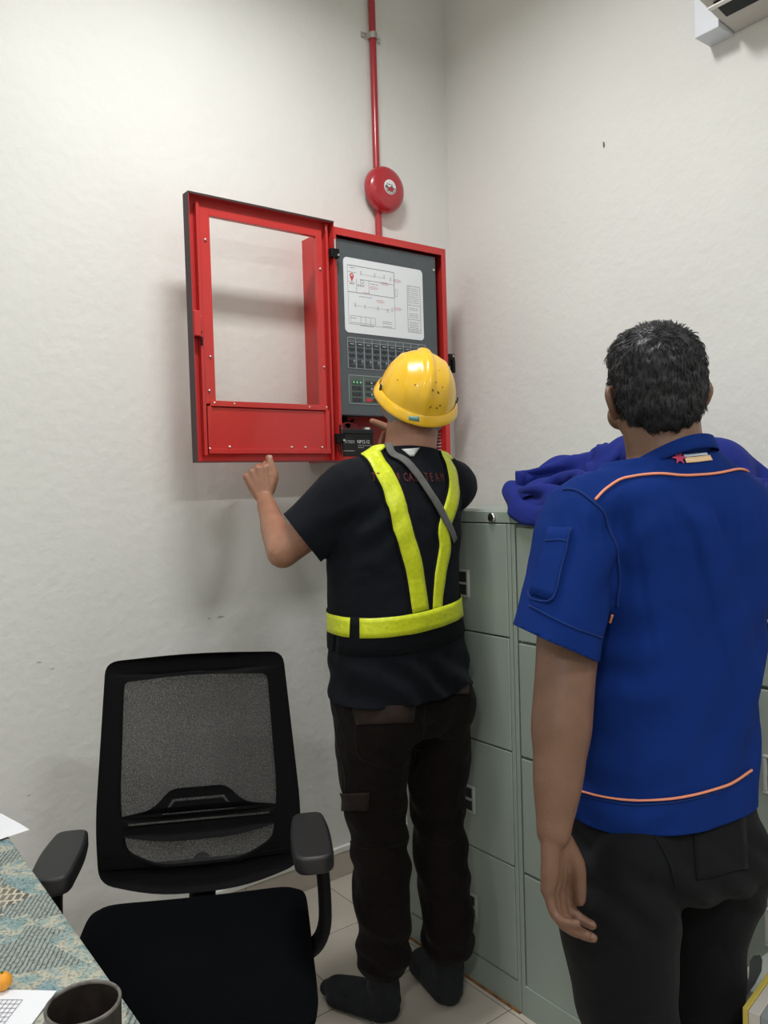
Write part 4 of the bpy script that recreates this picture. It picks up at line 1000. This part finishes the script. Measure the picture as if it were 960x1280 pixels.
for pts in ([(444, 905), (449, 945), (485, 960), (519, 944), (519, 904)], [(531, 882), (529, 920), (524, 955), (518, 985)], [(540, 900), (556, 912), (582, 905)], [(418, 905), (428, 950), (432, 992)], [(430, 1050), (470, 1062), (513, 1046)], [(528, 1046), (560, 1056), (590, 1030)]):
    ribbon('seam', pxline(tb1, pts), .0035, tb1, SEAM, tr1, .0012, .0014, na=3)
# socks with feet
def sock(an, heel, toe, name='sock'):
    an, heel, toe = Vector(an), Vector(heel), Vector(toe); d = (toe-heel).normalized(); s_ = d.cross(Vector((0, 0, 1)))
    pr = [limb([an+Vector((0, 0, .10)), an+Vector((0, 0, .04)), an], [.047, .045, .043], n=20),
          limb([an, heel+d*.040+Vector((0, 0, .045)), heel+d*.037+Vector((0, 0, .034))], [.043, .040, .034], n=20),
          limb([heel+d*.05+Vector((0, 0, .052)), heel.lerp(toe, .5)+Vector((0, 0, .045)), heel.lerp(toe, .78)+Vector((0, 0, .032)), toe-d*.028+Vector((0, 0, .024))], [.042, .040, .037, .026], n=20, flat=.85, up=(0, 0, 1)),
          limb([heel+d*.05+s_*.012+Vector((0, 0, .03)), heel.lerp(toe, .72)+s_*.022+Vector((0, 0, .024)), toe-d*.035+s_*.018+Vector((0, 0, .021))], [.033, .026, .021], n=16),
          limb([heel+d*.05-s_*.010+Vector((0, 0, .03)), heel.lerp(toe, .70)-s_*.026+Vector((0, 0, .022)), toe-d*.06-s_*.026+Vector((0, 0, .019))], [.033, .024, .019], n=16)]
    def post(c, n):
        o = c.copy(); o[:, 2] = np.maximum(o[:, 2], .002)
        for i in range(len(o)): o[i] += n[i]*(.0012*math.sin(o[i][2]*150+4*nz(o[i], 12))*min(1, max(0, (o[i][2]-.05)/.05)))
        return o
    return fuse(name, pr, .0045, 4, SOCK, m1, post)
sock((1.216, 1.660, .10), (1.232, 1.612, 0), (1.147, 1.856, 0)); sock((1.398, 1.606, .10), (1.376, 1.556, 0), (1.447, 1.806, 0))
# black T-shirt
TS1 = [((1.336, 1.692, .775), .205, .158), ((1.334, 1.695, .86), .203, .158), ((1.330, 1.70, .96), .198, .150), ((1.327, 1.703, 1.06), .190, .142), ((1.330, 1.708, 1.16), .192, .140), ((1.340, 1.711, 1.27), .198, .138), ((1.350, 1.711, 1.36), .196, .126), ((1.368, 1.706, 1.435), .158, .098), ((1.384, 1.702, 1.482), .088, .080), ((1.387, 1.701, 1.52), .080, .074)]
pr = [loft([rg(*q) for q in TS1], e=2.25)]
pr.append(limb([(1.27, 1.704, 1.405), (1.195, 1.712, 1.378), (1.115, 1.760, 1.295), (1.055, 1.795, 1.236), (.99, 1.835, 1.17)], [.075, .082, .079, .078, .078], n=24))
pr.append(limb([(1.46, 1.704, 1.405), (1.535, 1.712, 1.385), (1.610, 1.775, 1.395), (1.690, 1.90, 1.408)], [.075, .078, .068, .064], n=24))
pr.append(limb([(1.25, 1.703, 1.43), (1.384, 1.70, 1.468), (1.515, 1.70, 1.425)], [.050, .066, .050], n=18))
def shirt_post(c, n):
    o = c.copy()
    for i in range(len(c)):
        x, y, z = c[i]; q = c[i]
        hem = math.exp(-((z-.86)/.09)**2)
        arm = math.exp(-(((x-1.19)/.08)**2+((z-1.33)/.12)**2))
        f1 = math.sin((z*.9 + x*.75 + .03*nz(q, 7))*75)*hem*.0055
        f2 = math.sin((x*.8 - z*1.0 + .04*nz(q, 6))*70)*arm*.0055
        f3 = .008*max(0, nz((x*1.2+z*.6, y, z*.55), 6)) + .0022*nz(q, 22)
        o[i] += n[i]*(f1+f2+f3)
    return o
sh1 = fuse('t_shirt', pr, .0058, 4, TSH, m1, shirt_post)
cut(sh1, (1.336, 1.560, .848), (.05, .03, -1), .42); cut(sh1, (1.387, 1.701, 1.487), (.12, .12, 1), .16)
cut(sh1, at(378, 673, 1, 1.785), (-.72, .40, -.60), .098, (-.72, .40, -.60)); cut(sh1, (1.655, 1.845, 1.402), (.5, .8, .05), .09, (.5, .8, .05))
sb1 = world_bvh(sh1); solid(sh1, .003)
# reflective harness worn on the shirt
def around(bvh, cx, cy, zf, a0, a1, n):
    out = []
    for a in np.linspace(a0, a1, n):
        a = float(a); d = Vector((math.cos(a), math.sin(a), 0)); h, _, _, _ = bvh.ray_cast(Vector((cx, cy, zf(a)))+d*.26, -d)
        if h is not None: out.append(h)
    return out
zb = lambda a: 1.056 + .012*math.cos(a) + .006*math.sin(a)
belt_edge = ribbon('safety_harness', around(sb1, 1.33, 1.705, lambda a: zb(a)-.022, -PI*.99, PI*.99, 46), .098, sb1, VESTB, m1, .003, .0015, sub=2)
sL = pxline(sb1, [(463, 566), (478, 590), (489, 612), (503, 659), (517, 710), (525, 764)])
sR = pxline(sb1, [(552, 566), (562, 585), (566, 610), (560, 640), (552, 662), (555, 684), (549, 718), (545, 762)])
upL = [Vector((1.300, 1.80, 1.36)), Vector((1.296, 1.755, 1.435)), Vector((1.295, 1.70, 1.475))]
upR = [Vector((1.47, 1.80, 1.37)), Vector((1.478, 1.755, 1.435)), Vector((1.476, 1.70, 1.47))]
ribbon('harness_edging', upL+sL, .064, sb1, VESTB, belt_edge, .003, .0015)
ribbon('harness_edging', upR+sR, [.056]*3+[.066, .068, .068, .064, .048, .058, .052, .042], sb1, VESTB, belt_edge, .003, .0015)
ribbon('reflective_strap', upL+sL, .050, sb1, REFL, belt_edge, .0052, .0014)
ribbon('reflective_strap', upR+sR, [.044]*3+[.050, .054, .054, .050, .036, .046, .040, .032], sb1, REFL, belt_edge, .0060, .0014)
ribbon('reflective_belt', around(sb1, 1.33, 1.705, zb, -PI*.868, PI*.80, 44), .050, sb1, REFL, belt_edge, .0065, .0014, sub=2)
ribbon('reflective_belt', around(sb1, 1.33, 1.705, zb, -PI*1.08, -PI*.912, 8), .050, sb1, REFL, belt_edge, .0065, .0014, sub=2)
ribbon('grey_sling', [Vector((1.34, 1.80, 1.40)), Vector((1.345, 1.74, 1.47))]+pxline(sb1, [(488, 566), (512, 584), (532, 612), (551, 643), (566, 676)]), [.020, .020, .020, .022, .022, .024, .020], sb1, GREYW, belt_edge, .0085, .0014)
patch('collar_tag', [(502, 562), (524, 560), (517, 571), (512, 571)], sb1, CABL, sh1, .003, .001, 4, 3)
# dim red lettering across the shoulders
LQ = [(465, 592), (551, 591)]
for k, ch_ in enumerate('TECHNICAL TEAM'):
    if ch_ == ' ': continue
    x = LQ[0][0]+(LQ[1][0]-LQ[0][0])*k/13.0; y = 602; h0, n0 = hit(sb1, x, y); h1, _ = hit(sb1, x+4, y)
    X_ = (h1-h0).normalized(); Y_ = n0.cross(X_); Y_ = Y_ if Y_.z > 0 else -Y_
    t_m = text_mesh('back_lettering', ch_, .034, mat('dull_red_print', (.11, .016, .018), .9), sh1, frame(h0+n0*.0035, X_, Y_), .0003, .55)
# safety helmet
hp = lambda x, y, z: HC + HR @ (Vector((x, y, z))*.955)
def dome(nu=72, nv=26):
    vs = []
    for j in range(nv+1):
        ph = PI/2*j/nv
        for i in range(nu):
            q = 2*PI*i/nu; cs, sn = math.cos(q), math.sin(q)
            r = max(0.0, math.cos(ph))**.88; x, y, z = .111*cs*r, .137*sn*r-.004, .134*math.sin(ph)**.98
            rib = math.exp(-(x/.0145)**4)*.0085*min(1, z/.05)*(1 if y < .09 else max(0, 1-(y-.09)/.03))
            side = sum(math.exp(-((abs(x)-.060)/.006)**2) for _ in (0,))*.0030*min(1, z/.05)*(z < .125)
            k = 1+(rib+side)/.13; gut = .004*max(0, 1-z/.012)
            vs.append(hp(x*k+cs*gut, y*k+sn*gut, z*k+.036))
    fs = [(j*nu+i, j*nu+(i+1) % nu, (j+1)*nu+(i+1) % nu, (j+1)*nu+i) for j in range(nv) for i in range(nu)]
    return vs, fs
v, f = dome(); helm = part('hard_hat', G().add(v, f), YEL, m1, smooth=True); solid(helm, .003, -1)
g = G(); vs = []; nu = 72
prof_ = [(0, .020), (.006, .014), (.011, -.002), (.0125, -.008), (.010, -.010), (.004, -.003), (-.002, .004)]
for (o_, z) in prof_:
    for i in range(nu):
        q = 2*PI*i/nu; cs, sn = math.cos(q), math.sin(q); fb = max(0, sn)**2
        vs.append(hp((.1125+o_*(1+.3*fb))*cs, (.139+o_*(1+2.6*fb))*sn-.004, .036+z-.012*max(0, -sn)**1.5-.006*fb))
g.add(vs, [(j*nu+i, j*nu+(i+1) % nu, (j+1)*nu+(i+1) % nu, (j+1)*nu+i) for j in range(len(prof_)-1) for i in range(nu)])
part('brim', g, YEL, helm, smooth=True)
g = G(); vs = []
for (o_, z) in ((0, .045), (.001, -.034), (-.003, -.034), (-.003, .045)):
    for i in range(nu):
        q = 2*PI*i/nu; vs.append(hp((.0905+o_)*math.cos(q), (.112+o_)*math.sin(q)-.006, .022+z-.016*max(0, -math.sin(q))))
g.add(vs, [(j*nu+i, j*nu+(i+1) % nu, (j+1)*nu+(i+1) % nu, (j+1)*nu+i) for j in range(3) for i in range(nu)])
part('headband', g, mat('grey_headband', (.16, .165, .165), .6), helm, smooth='auto')['label'] = 'grey inner headband'
for k in (-1, 1):
    part('slot', G().box(-.0045, .0045, -.0015, .0015, -.011, .011, Matrix.Translation(hp(k*.1135, -.028, .056)) @ HR.to_4x4() @ Matrix.Rotation(PI/2-.22*k, 4, 'Z')), CABD, helm)
hb_ = world_bvh(helm)
patch('rear_sticker', [(511, 520), (524, 521), (524, 527), (511, 525)], world_bvh(bpy.data.objects['brim']), mat('teal_sticker', (.12, .30, .28), .5), helm, .0008, .0006, 3, 2)
for k, (x, y, sx_, sy_) in enumerate(((541, 488, 1.6, 2.2), (548, 491, 1.4, 3), (538, 509, 2.6, 1.2), (546, 510, 1.6, 2), (550, 507, 1.6, 1.6), (519, 481, 1.2, 1), (553, 484, 1, 1.2), (545, 478, 1, 1), (549, 463, 1, 1), (497, 475, 1, 1))):
    h0, n0 = hit(hb_, x, y); a_ = n0.orthogonal().normalized(); b_ = n0.cross(a_)
    pts = [h0+n0*.0004+(a_*math.cos(q)*sx_+b_*math.sin(q)*sy_)*.0021*random.uniform(.5, 1.3) for q in np.linspace(0, 2*PI, 9)[:-1]]
    part('scuff', G().add(pts, [tuple(range(8))]), mat('dark_scuff', (.16, .085, .02), .8), helm)
# short hair below the helmet
v, f = loft([(hp(0, -.020, z), (HR @ Vector((a, 0, 0))), (HR @ Vector((0, b_, 0)))) for z, a, b_ in ((-.045, .062, .070), (-.02, .074, .089), (.03, .079, .097), (.09, .060, .075))], n=36, e=2)
part('hair', G().add(v, f), HAIR, m1, smooth=True)

def step01(x, a, b): t = min(1, max(0, (x-a)/(b-a))); return t*t*(3-2*t)
def descend(o):
    for c in o.children: yield c; yield from descend(c)
bpy.context.view_layer.update()
for o in list(descend(m1)):                            # he stands a little clear of the cabinet fronts
    if o.type != 'MESH': continue
    d = BASE[m1.name]
    for v in o.data.vertices:
        p = v.co + d; k = 1-.046*step01(p.z, .04, .42)*(1-step01(p.y, 1.80, 2.04)); q = CC + (p-CC)*k; v.co = q-d

# ---------------- man in the blue work shirt
m2 = thing('person', 'man with black hair in a blue work shirt and dark trousers, seen from behind', 'person', (1.17, .80, 0))
YB = math.radians(-19); H2, R2 = Vector((1.190, .798, 1.533)), rot(math.radians(-40), math.radians(-3), math.radians(-2))
c2_ = lambda x, y, Z: atZ(x, y, Z)
def ring2(px, py, Z, a, b_, z=None):
    c = atZ(px, py, Z)
    if z is not None: c = Vector((c.x, c.y, z))
    return rg(c, a, b_, YB)
SH2 = [(824, 1055, 1.325, .158, .128), (825, 985, 1.325, .153, .124), (830, 900, 1.325, .151, .118), (837, 800, 1.33, .154, .118), (844, 710, 1.335, .163, .120), (847, 650, 1.335, .166, .118), (844, 612, 1.335, .158, .100), (838, 585, 1.335, .100, .078), (835, 565, 1.335, .068, .066)]
pr, P2 = head_prims(H2, R2, .94)
pr.append(loft([ring2(*q[:3], q[3]*.86, q[4]*.82) for q in SH2[1:]]))
nk = atZ(835, 580, 1.335)
pr.append(limb([nk, atZ(828, 545, 1.34), H2+Vector((0, -.008, -.015))], [.066, .062, .064], n=20))
S2 = atZ(722, 645, 1.285); E2 = atZ(706, 850, 1.215); F2 = atZ(698, 945, 1.185); W2 = atZ(692, 1040, 1.165)
pr.append(limb([S2, S2.lerp(E2, .5), E2], [.056, .050, .0455], n=20))
pr.append(limb([E2, E2.lerp(W2, .3), F2+Vector((0, 0, -.02)), W2], [.0455, .0455, .038, .0250], n=20))
Rr, Ww = Vector(CR), Vector(CF)
h2, t2 = hand(W2, Vector((0, 0, -1))+Rr*.02, (Ww*.80+Rr*.60), (Rr*.80-Ww*.60), ((.10, .70, .5), (.15, .80, .5), (.2, .9, .5), (.3, .9, .5)), ((.30, .9, .35), (.08, 1, .08), (-.02, 1, .0)), .93)
pr += h2
S2r = atZ(895, 645, 1.385); E2r = Vector((1.376, .875, 1.11)); W2r = Vector((1.370, .985, .90))
pr.append(limb([S2r, S2r.lerp(E2r, .5), E2r], [.056, .050, .043], n=18)); pr.append(limb([E2r, E2r.lerp(W2r, .4), W2r], [.043, .041, .0255], n=18))
h3, _ = hand(W2r, (-.02, .25, -1), (-.6, .75, .2), (-.75, -.6, -.1), ((.5, .6, .4), (.5, .7, .4), (.55, .7, .4), (.6, .7, .4)), ((.8, .5, .2), (.7, .6, .2), (.5, .8, .2)), 1.0)
pr += h3
b2 = fuse('body', pr, .0036, 3, SKIN2, m2)
face_parts(P2, R2, .94, m2, HAIR)
# trousers
def leg(rows): return loft([ring2(*q) for q in rows], n=32, e=2.0)
LL = [(776, 1050, 1.29, .080, .105), (768, 1110, 1.285, .092, .118), (775, 1200, 1.29, .085, .100), (787, 1290, 1.30, .073, .085), (797, 1400, 1.31, .066, .075), (803, 1560, 1.33, .060, .066), (806, 1648, 1.335, .060, .066)]
RL = [(886, 1040, 1.355, .080, .105), (884, 1085, 1.36, .080, .112), (876, 1160, 1.37, .058, .084), (880, 1240, 1.37, .056, .074), (888, 1330, 1.365, .058, .072), (893, 1480, 1.36, .060, .066), (895, 1590, 1.355, .060, .066)]
pr = [leg(LL), leg(RL), loft([ring2(*q) for q in ((829, 985, 1.325, .146, .108), (831, 1020, 1.325, .154, .116), (836, 1052, 1.325, .170, .134), (839, 1084, 1.325, .152, .118), (842, 1102, 1.325, .09, .07))])]
pr += [ell(atZ(798, 1062, 1.250), (.080, .070, .062)), ell(atZ(905, 1060, 1.303), (.078, .068, .062))]
def tp2(c, n):
    o = c.copy()
    for i in range(len(c)):
        x, y, z = c[i]; q = c[i]
        cr = math.exp(-((z-.77)/.07)**2); lo_ = 1/(1+math.exp((z-.55)*30))
        o[i] += n[i]*(.004*cr*math.sin((z*1.0+x*.9+.03*nz(q, 8))*95) + .005*lo_*math.sin((z+.4*x+.04*nz(q, 6))*55) + .006*nz((x, y, z*.5), 7))
        if o[i][2] < .085: o[i][2] = max(o[i][2], .045)
    return o
tr2 = fuse('trousers', pr, .0065, 4, TROU2, m2, tp2); tb2 = world_bvh(tr2)
for (a_, b_) in ((LL, 1), (RL, 1)):
    pass
for nm, hx in (('L', LL), ('R', RL)):
    c = atZ(*hx[-1][:3]); d = Vector((.36, .93, 0)).normalized(); h_ = Vector((c.x, c.y, 0))-d*.055; t_2 = h_+d*.262
    pr = [limb([h_+d*.045+Vector((0, 0, .10)), h_+d*.045+Vector((0, 0, .05)), h_+d*.04+Vector((0, 0, .036))], [.043, .042, .035], n=18), limb([h_+d*.05+Vector((0, 0, .05)), h_+d*.14+Vector((0, 0, .042)), h_+d*.20+Vector((0, 0, .032)), t_2-d*.03+Vector((0, 0, .025))], [.042, .042, .040, .026], n=18, flat=.85, up=(0, 0, 1))]
    def fp(c, n):
        o = c.copy(); o[:, 2] = np.maximum(o[:, 2], .002); return o
    fuse('sock', pr, .006, 4, SOCK, m2, fp)
patch('back_pocket', [(866, 1040), (930, 1020), (934, 1085), (870, 1100)], tb2, TROU2, tr2, .0025, .002)
ribbon('seat_seam', pxline(tb2, [(818, 1045), (838, 1085), (846, 1112)]), .003, tb2, TROU2, tr2, .0018, .0012, na=3)
# the shirt
pr = [loft([ring2(*q) for q in SH2], e=2.3)]
C_a = atZ(745, 822, 1.185).lerp(atZ(645, 785, 1.24), .5)
pr.append(limb([atZ(775, 628, 1.30), atZ(728, 648, 1.285), atZ(712, 720, 1.245), C_a, C_a+Vector((-.026, .014, -.062))], [.060, .068, .067, .068, .066], n=26))
pr.append(limb([atZ(880, 628, 1.36), atZ(895, 650, 1.39), Vector((1.358, .835, 1.20)), Vector((1.378, .89, 1.08))], [.055, .057, .056, .056], n=24))
pr.append(limb([atZ(742, 632, 1.30), nk+Vector((0, 0, -.008)), atZ(903, 617, 1.375)], [.048, .062, .044], n=18))
UB = Vector((math.cos(YB), math.sin(YB), 0)); FB = Vector((-math.sin(YB), math.cos(YB), 0)); SC2 = atZ(848, 720, 1.335)
def sp2(c, n):
    o = c.copy()
    for i in range(len(c)):
        q = Vector(c[i]); u = (q-SC2).dot(UB); d = (q-SC2).dot(FB); z = q.z; back = max(0, min(1, -d/.05))
        below = 1/(1+math.exp((z-1.345)*90)); pl = 0
        for uc, sl, am in ((-.066, .75, .015), (-.135, .2, .008), (-.018, 1.0, -.013)):
            uu = u-(uc+sl*(1.34-z)*.35); pl += am*(math.tanh(uu/.004)*.5-.5*math.tanh((uu-.03)/.02))*math.exp(-max(0, 1.33-z)/.13)
        dg = .0075*math.sin((-u*.95+z*.8+.05*nz(q, 5))*58)*(.5+.5*nz((u, z, 4), 5))*(1/(1+math.exp((z-1.20)*18)))*(1/(1+math.exp((.93-z)*60)))
        arm = .004*math.sin((z*1.0-u*.4+.03*nz(q, 8))*80)*math.exp(-(((u+.16)/.05)**2))
        gath = .0018*math.sin(u*260)*math.exp(-((z-1.325)/.022)**2)*back
        o[i] += np.array(n[i])*(back*below*pl+back*dg+arm+gath+.006*nz((q.x*1.4, q.y*1.4, z*.6), 6)+.0015*nz(q, 25))
    return o
sh2 = fuse('work_shirt', pr, .0055, 3, BLUE, m2, sp2)
hemc = atZ(829, 1012, 1.325)
hl_, hr2 = atZ(715, 1046, 1.22), atZ(945, 968, 1.40); hb2 = atZ(800, 1043, 1.21); hn = (hr2-hl_).cross(hb2-hl_); hn = hn if hn.z < 0 else -hn
cut(sh2, hb2, hn, .45)
ca, cb_, cn = atZ(648, 786, 1.275), atZ(745, 822, 1.215), None
ax_ = Vector((-.02, .0, -1)); cut(sh2, C_a, Vector((-.42, .22, -1)), .084, (-.42, .22, -1))
cut(sh2, Vector((1.372, .877, 1.11)), (.1, .4, -.9), .085, (.1, .4, -.9)); cut(sh2, atZ(835, 569, 1.335), (-.05, .10, 1), .13)
sb2 = world_bvh(sh2); solid(sh2, .003)
yk = [(744, 626), (758, 612), (775, 601), (792, 597), (815, 594), (845, 595), (870, 595), (900, 592), (922, 588), (940, 584)]
ribbon('yoke_piping', pxline(sb2, yk), .0034, sb2, PIPE, sh2, .0028, .003, na=3)
ribbon('hem_piping', pxline(sb2, [(717, 986), (745, 994), (775, 999), (810, 1000), (850, 996), (885, 988), (915, 977), (938, 962)]), .0032, sb2, PIPE, sh2, .0028, .003, na=3)
ribbon('underarm_piping', pxline(sb2, [(763, 778), (766, 768)]), .004, sb2, PIPE, sh2, .002, .002, na=3)
STI = fabric('blue_seam', (.008, .028, .14), fold=9)
ribbon('shoulder_seam', pxline(sb2, [(704, 612), (722, 614), (742, 628), (757, 648), (769, 680), (775, 720), (772, 760)]), .004, sb2, STI, sh2, .0012, .0016, na=3)
ribbon('cuff_seam', pxline(sb2, [(662, 757), (690, 772), (720, 786), (752, 797)]), .0028, sb2, STI, sh2, .0012, .0014, na=3)
ribbon('hem_seam', pxline(sb2, [(719, 992), (775, 1004), (815, 1005), (885, 993), (936, 968)]), .0028, sb2, STI, sh2, .0012, .0014, na=3)
pk = patch('sleeve_pocket', [(686, 660), (716, 660), (692, 752), (664, 742)], sb2, BLUE, sh2, .0034, .003)
ribbon('pocket_flap_seam', pxline(sb2, [(684, 677), (712, 678)]), .0025, sb2, STI, pk, .0055, .001, na=3)
ribbon('pocket_edge', pxline(sb2, [(714, 662), (703, 708), (691, 750), (667, 750), (663, 741)]), .0025, sb2, STI, pk, .0055, .001, na=3)
# collar: a stand and a turned-down fall around the neck
cc_ = atZ(834, 571, 1.335); g = G(); vs = []; nu = 48
prof_c = [(.064, -.020), (.0665, .006), (.0655, .026), (.0700, .027), (.0760, .012), (.0785, .005), (.077, .004), (.070, .012), (.066, .018)]
for r_, z in prof_c:
    for i in range(nu):
        q = 2*PI*i/nu; v = UB*math.cos(q)*r_*1.04 + FB*math.sin(q)*r_*1.02; fr2 = ((1+math.sin(q-.5))/2)
        vs.append(cc_+v+Vector((0, 0, z+.006-.062*fr2**1.3+.002*math.sin(3*q))))
g.add(vs, [(j*nu+i, j*nu+(i+1) % nu, (j+1)*nu+(i+1) % nu, (j+1)*nu+i) for j in range(len(prof_c)-1) for i in range(nu)])
part('collar', g, BLUE, sh2, smooth=True)
# emblem below the collar: pink-red flower, white and cream bars
e0 = [(843, 573)]
PINK = mat('crimson_thread', (.40, .035, .10), .8); CREAM = mat('cream_thread', (.72, .50, .30), .8); WTH = mat('pale_thread', (.50, .60, .70), .8)
emb = ribbon('emblem_bar', pxline(sb2, [(856, 576), (870, 575), (888, 573)]), .0100, sb2, CREAM, sh2, .0022, .0008, na=3)
ribbon('emblem_bar', pxline(sb2, [(854, 570.5), (866, 569.5), (883, 568)]), .0042, sb2, WTH, sh2, .0022, .0008, na=3)
h0, n0 = hit(sb2, 848, 573); a_ = (hit(sb2, 852, 573)[0]-h0).normalized(); b_ = n0.cross(a_); star = []
for k in range(12):
    r_ = .0125 if k % 2 == 0 else .0055; q = 2*PI*k/12; star.append(h0+n0*.0028+(a_*math.cos(q)+b_*math.sin(q))*r_)
solid(part('emblem_flower', G().add(star, [tuple(range(12))]), PINK, sh2), .001, 0)
# hair
hc2 = lambda x, y, z: H2 + R2 @ (Vector((x, y, z*.96))*.95)
pr = [ell(hc2(0, -.016, .042), (.0765, .0926, .0822), R2, 28), ell(hc2(0, -.024, .012), (.0745, .084, .070), R2, 28), ell(hc2(0, -.036, -.016), (.066, .068, .056), R2, 24), ell(hc2(0, -.046, -.036), (.054, .050, .038), R2, 20), ell(hc2(0, .03, .085), (.066, .062, .042), R2, 20), ell(hc2(0, .0, .098), (.0586, .0709, .034), R2, 20)]
def hpost(c, n):
    o = c.copy(); RI = R2.inverted()
    for i in range(len(c)):
        l = RI @ (Vector(c[i])-H2); d = .0028*nz((l.x, l.y*.6, l.z), 90)+.0035*nz(l, 38)
        face = max(0, l.y-.055)/.05 if l.z < .075 else 0
        side = max(0, l.y+.005)/.03*max(0, min(1, (.02-l.z)/.02))
        o[i] += n[i]*d - np.array(n[i])*.02*min(1.5, face+side)
    return o
hair = fuse('hair', pr, .0032, 9, HAIR, m2, hpost)
hbv = world_bvh(hair); g = G(); me = hair.data; dsh = shift(m2); RI = R2.inverted()
polys = [p for p in me.polygons]; idx = rng.integers(0, len(polys), 5200)
for k in idx:
    p = polys[int(k)]; c = p.center+dsh; n0 = p.normal.copy(); l = RI @ (c-H2)
    if l.y > .06 and l.z < .09: continue
    top = max(0, min(1, (l.z-.06)/.05)); down = R2 @ Vector((l.x*2.2+random.uniform(-.3, .3), .75*top-.15+random.uniform(-.3, .3), -1+1.0*top))
    t = (down-down.dot(n0)*n0).normalized(); ln = random.uniform(.009, .016)*(1+.3*top); lift = .08+.22*top*random.random()
    r_ = .00075; s_ = t.cross(n0)
    p0 = c-n0*.001; p1 = c+t*ln*.55+n0*(ln*lift*.8+.001); p2 = c+t*ln+n0*ln*lift*.7
    g.add([p0+s_*r_, p0-s_*r_, p0+n0*r_, p1+s_*r_*.8, p1-s_*r_*.8, p1+n0*r_, p2], [(0, 1, 4, 3), (1, 2, 5, 4), (2, 0, 3, 5), (3, 4, 6), (4, 5, 6), (5, 3, 6)])
part('hair_strands', g, HAIR, hair, smooth=True, fixn=False)

for o in bpy.data.objects:
    if o.name.split('.')[0] in PRINTS: o['kind'] = 'stuff'
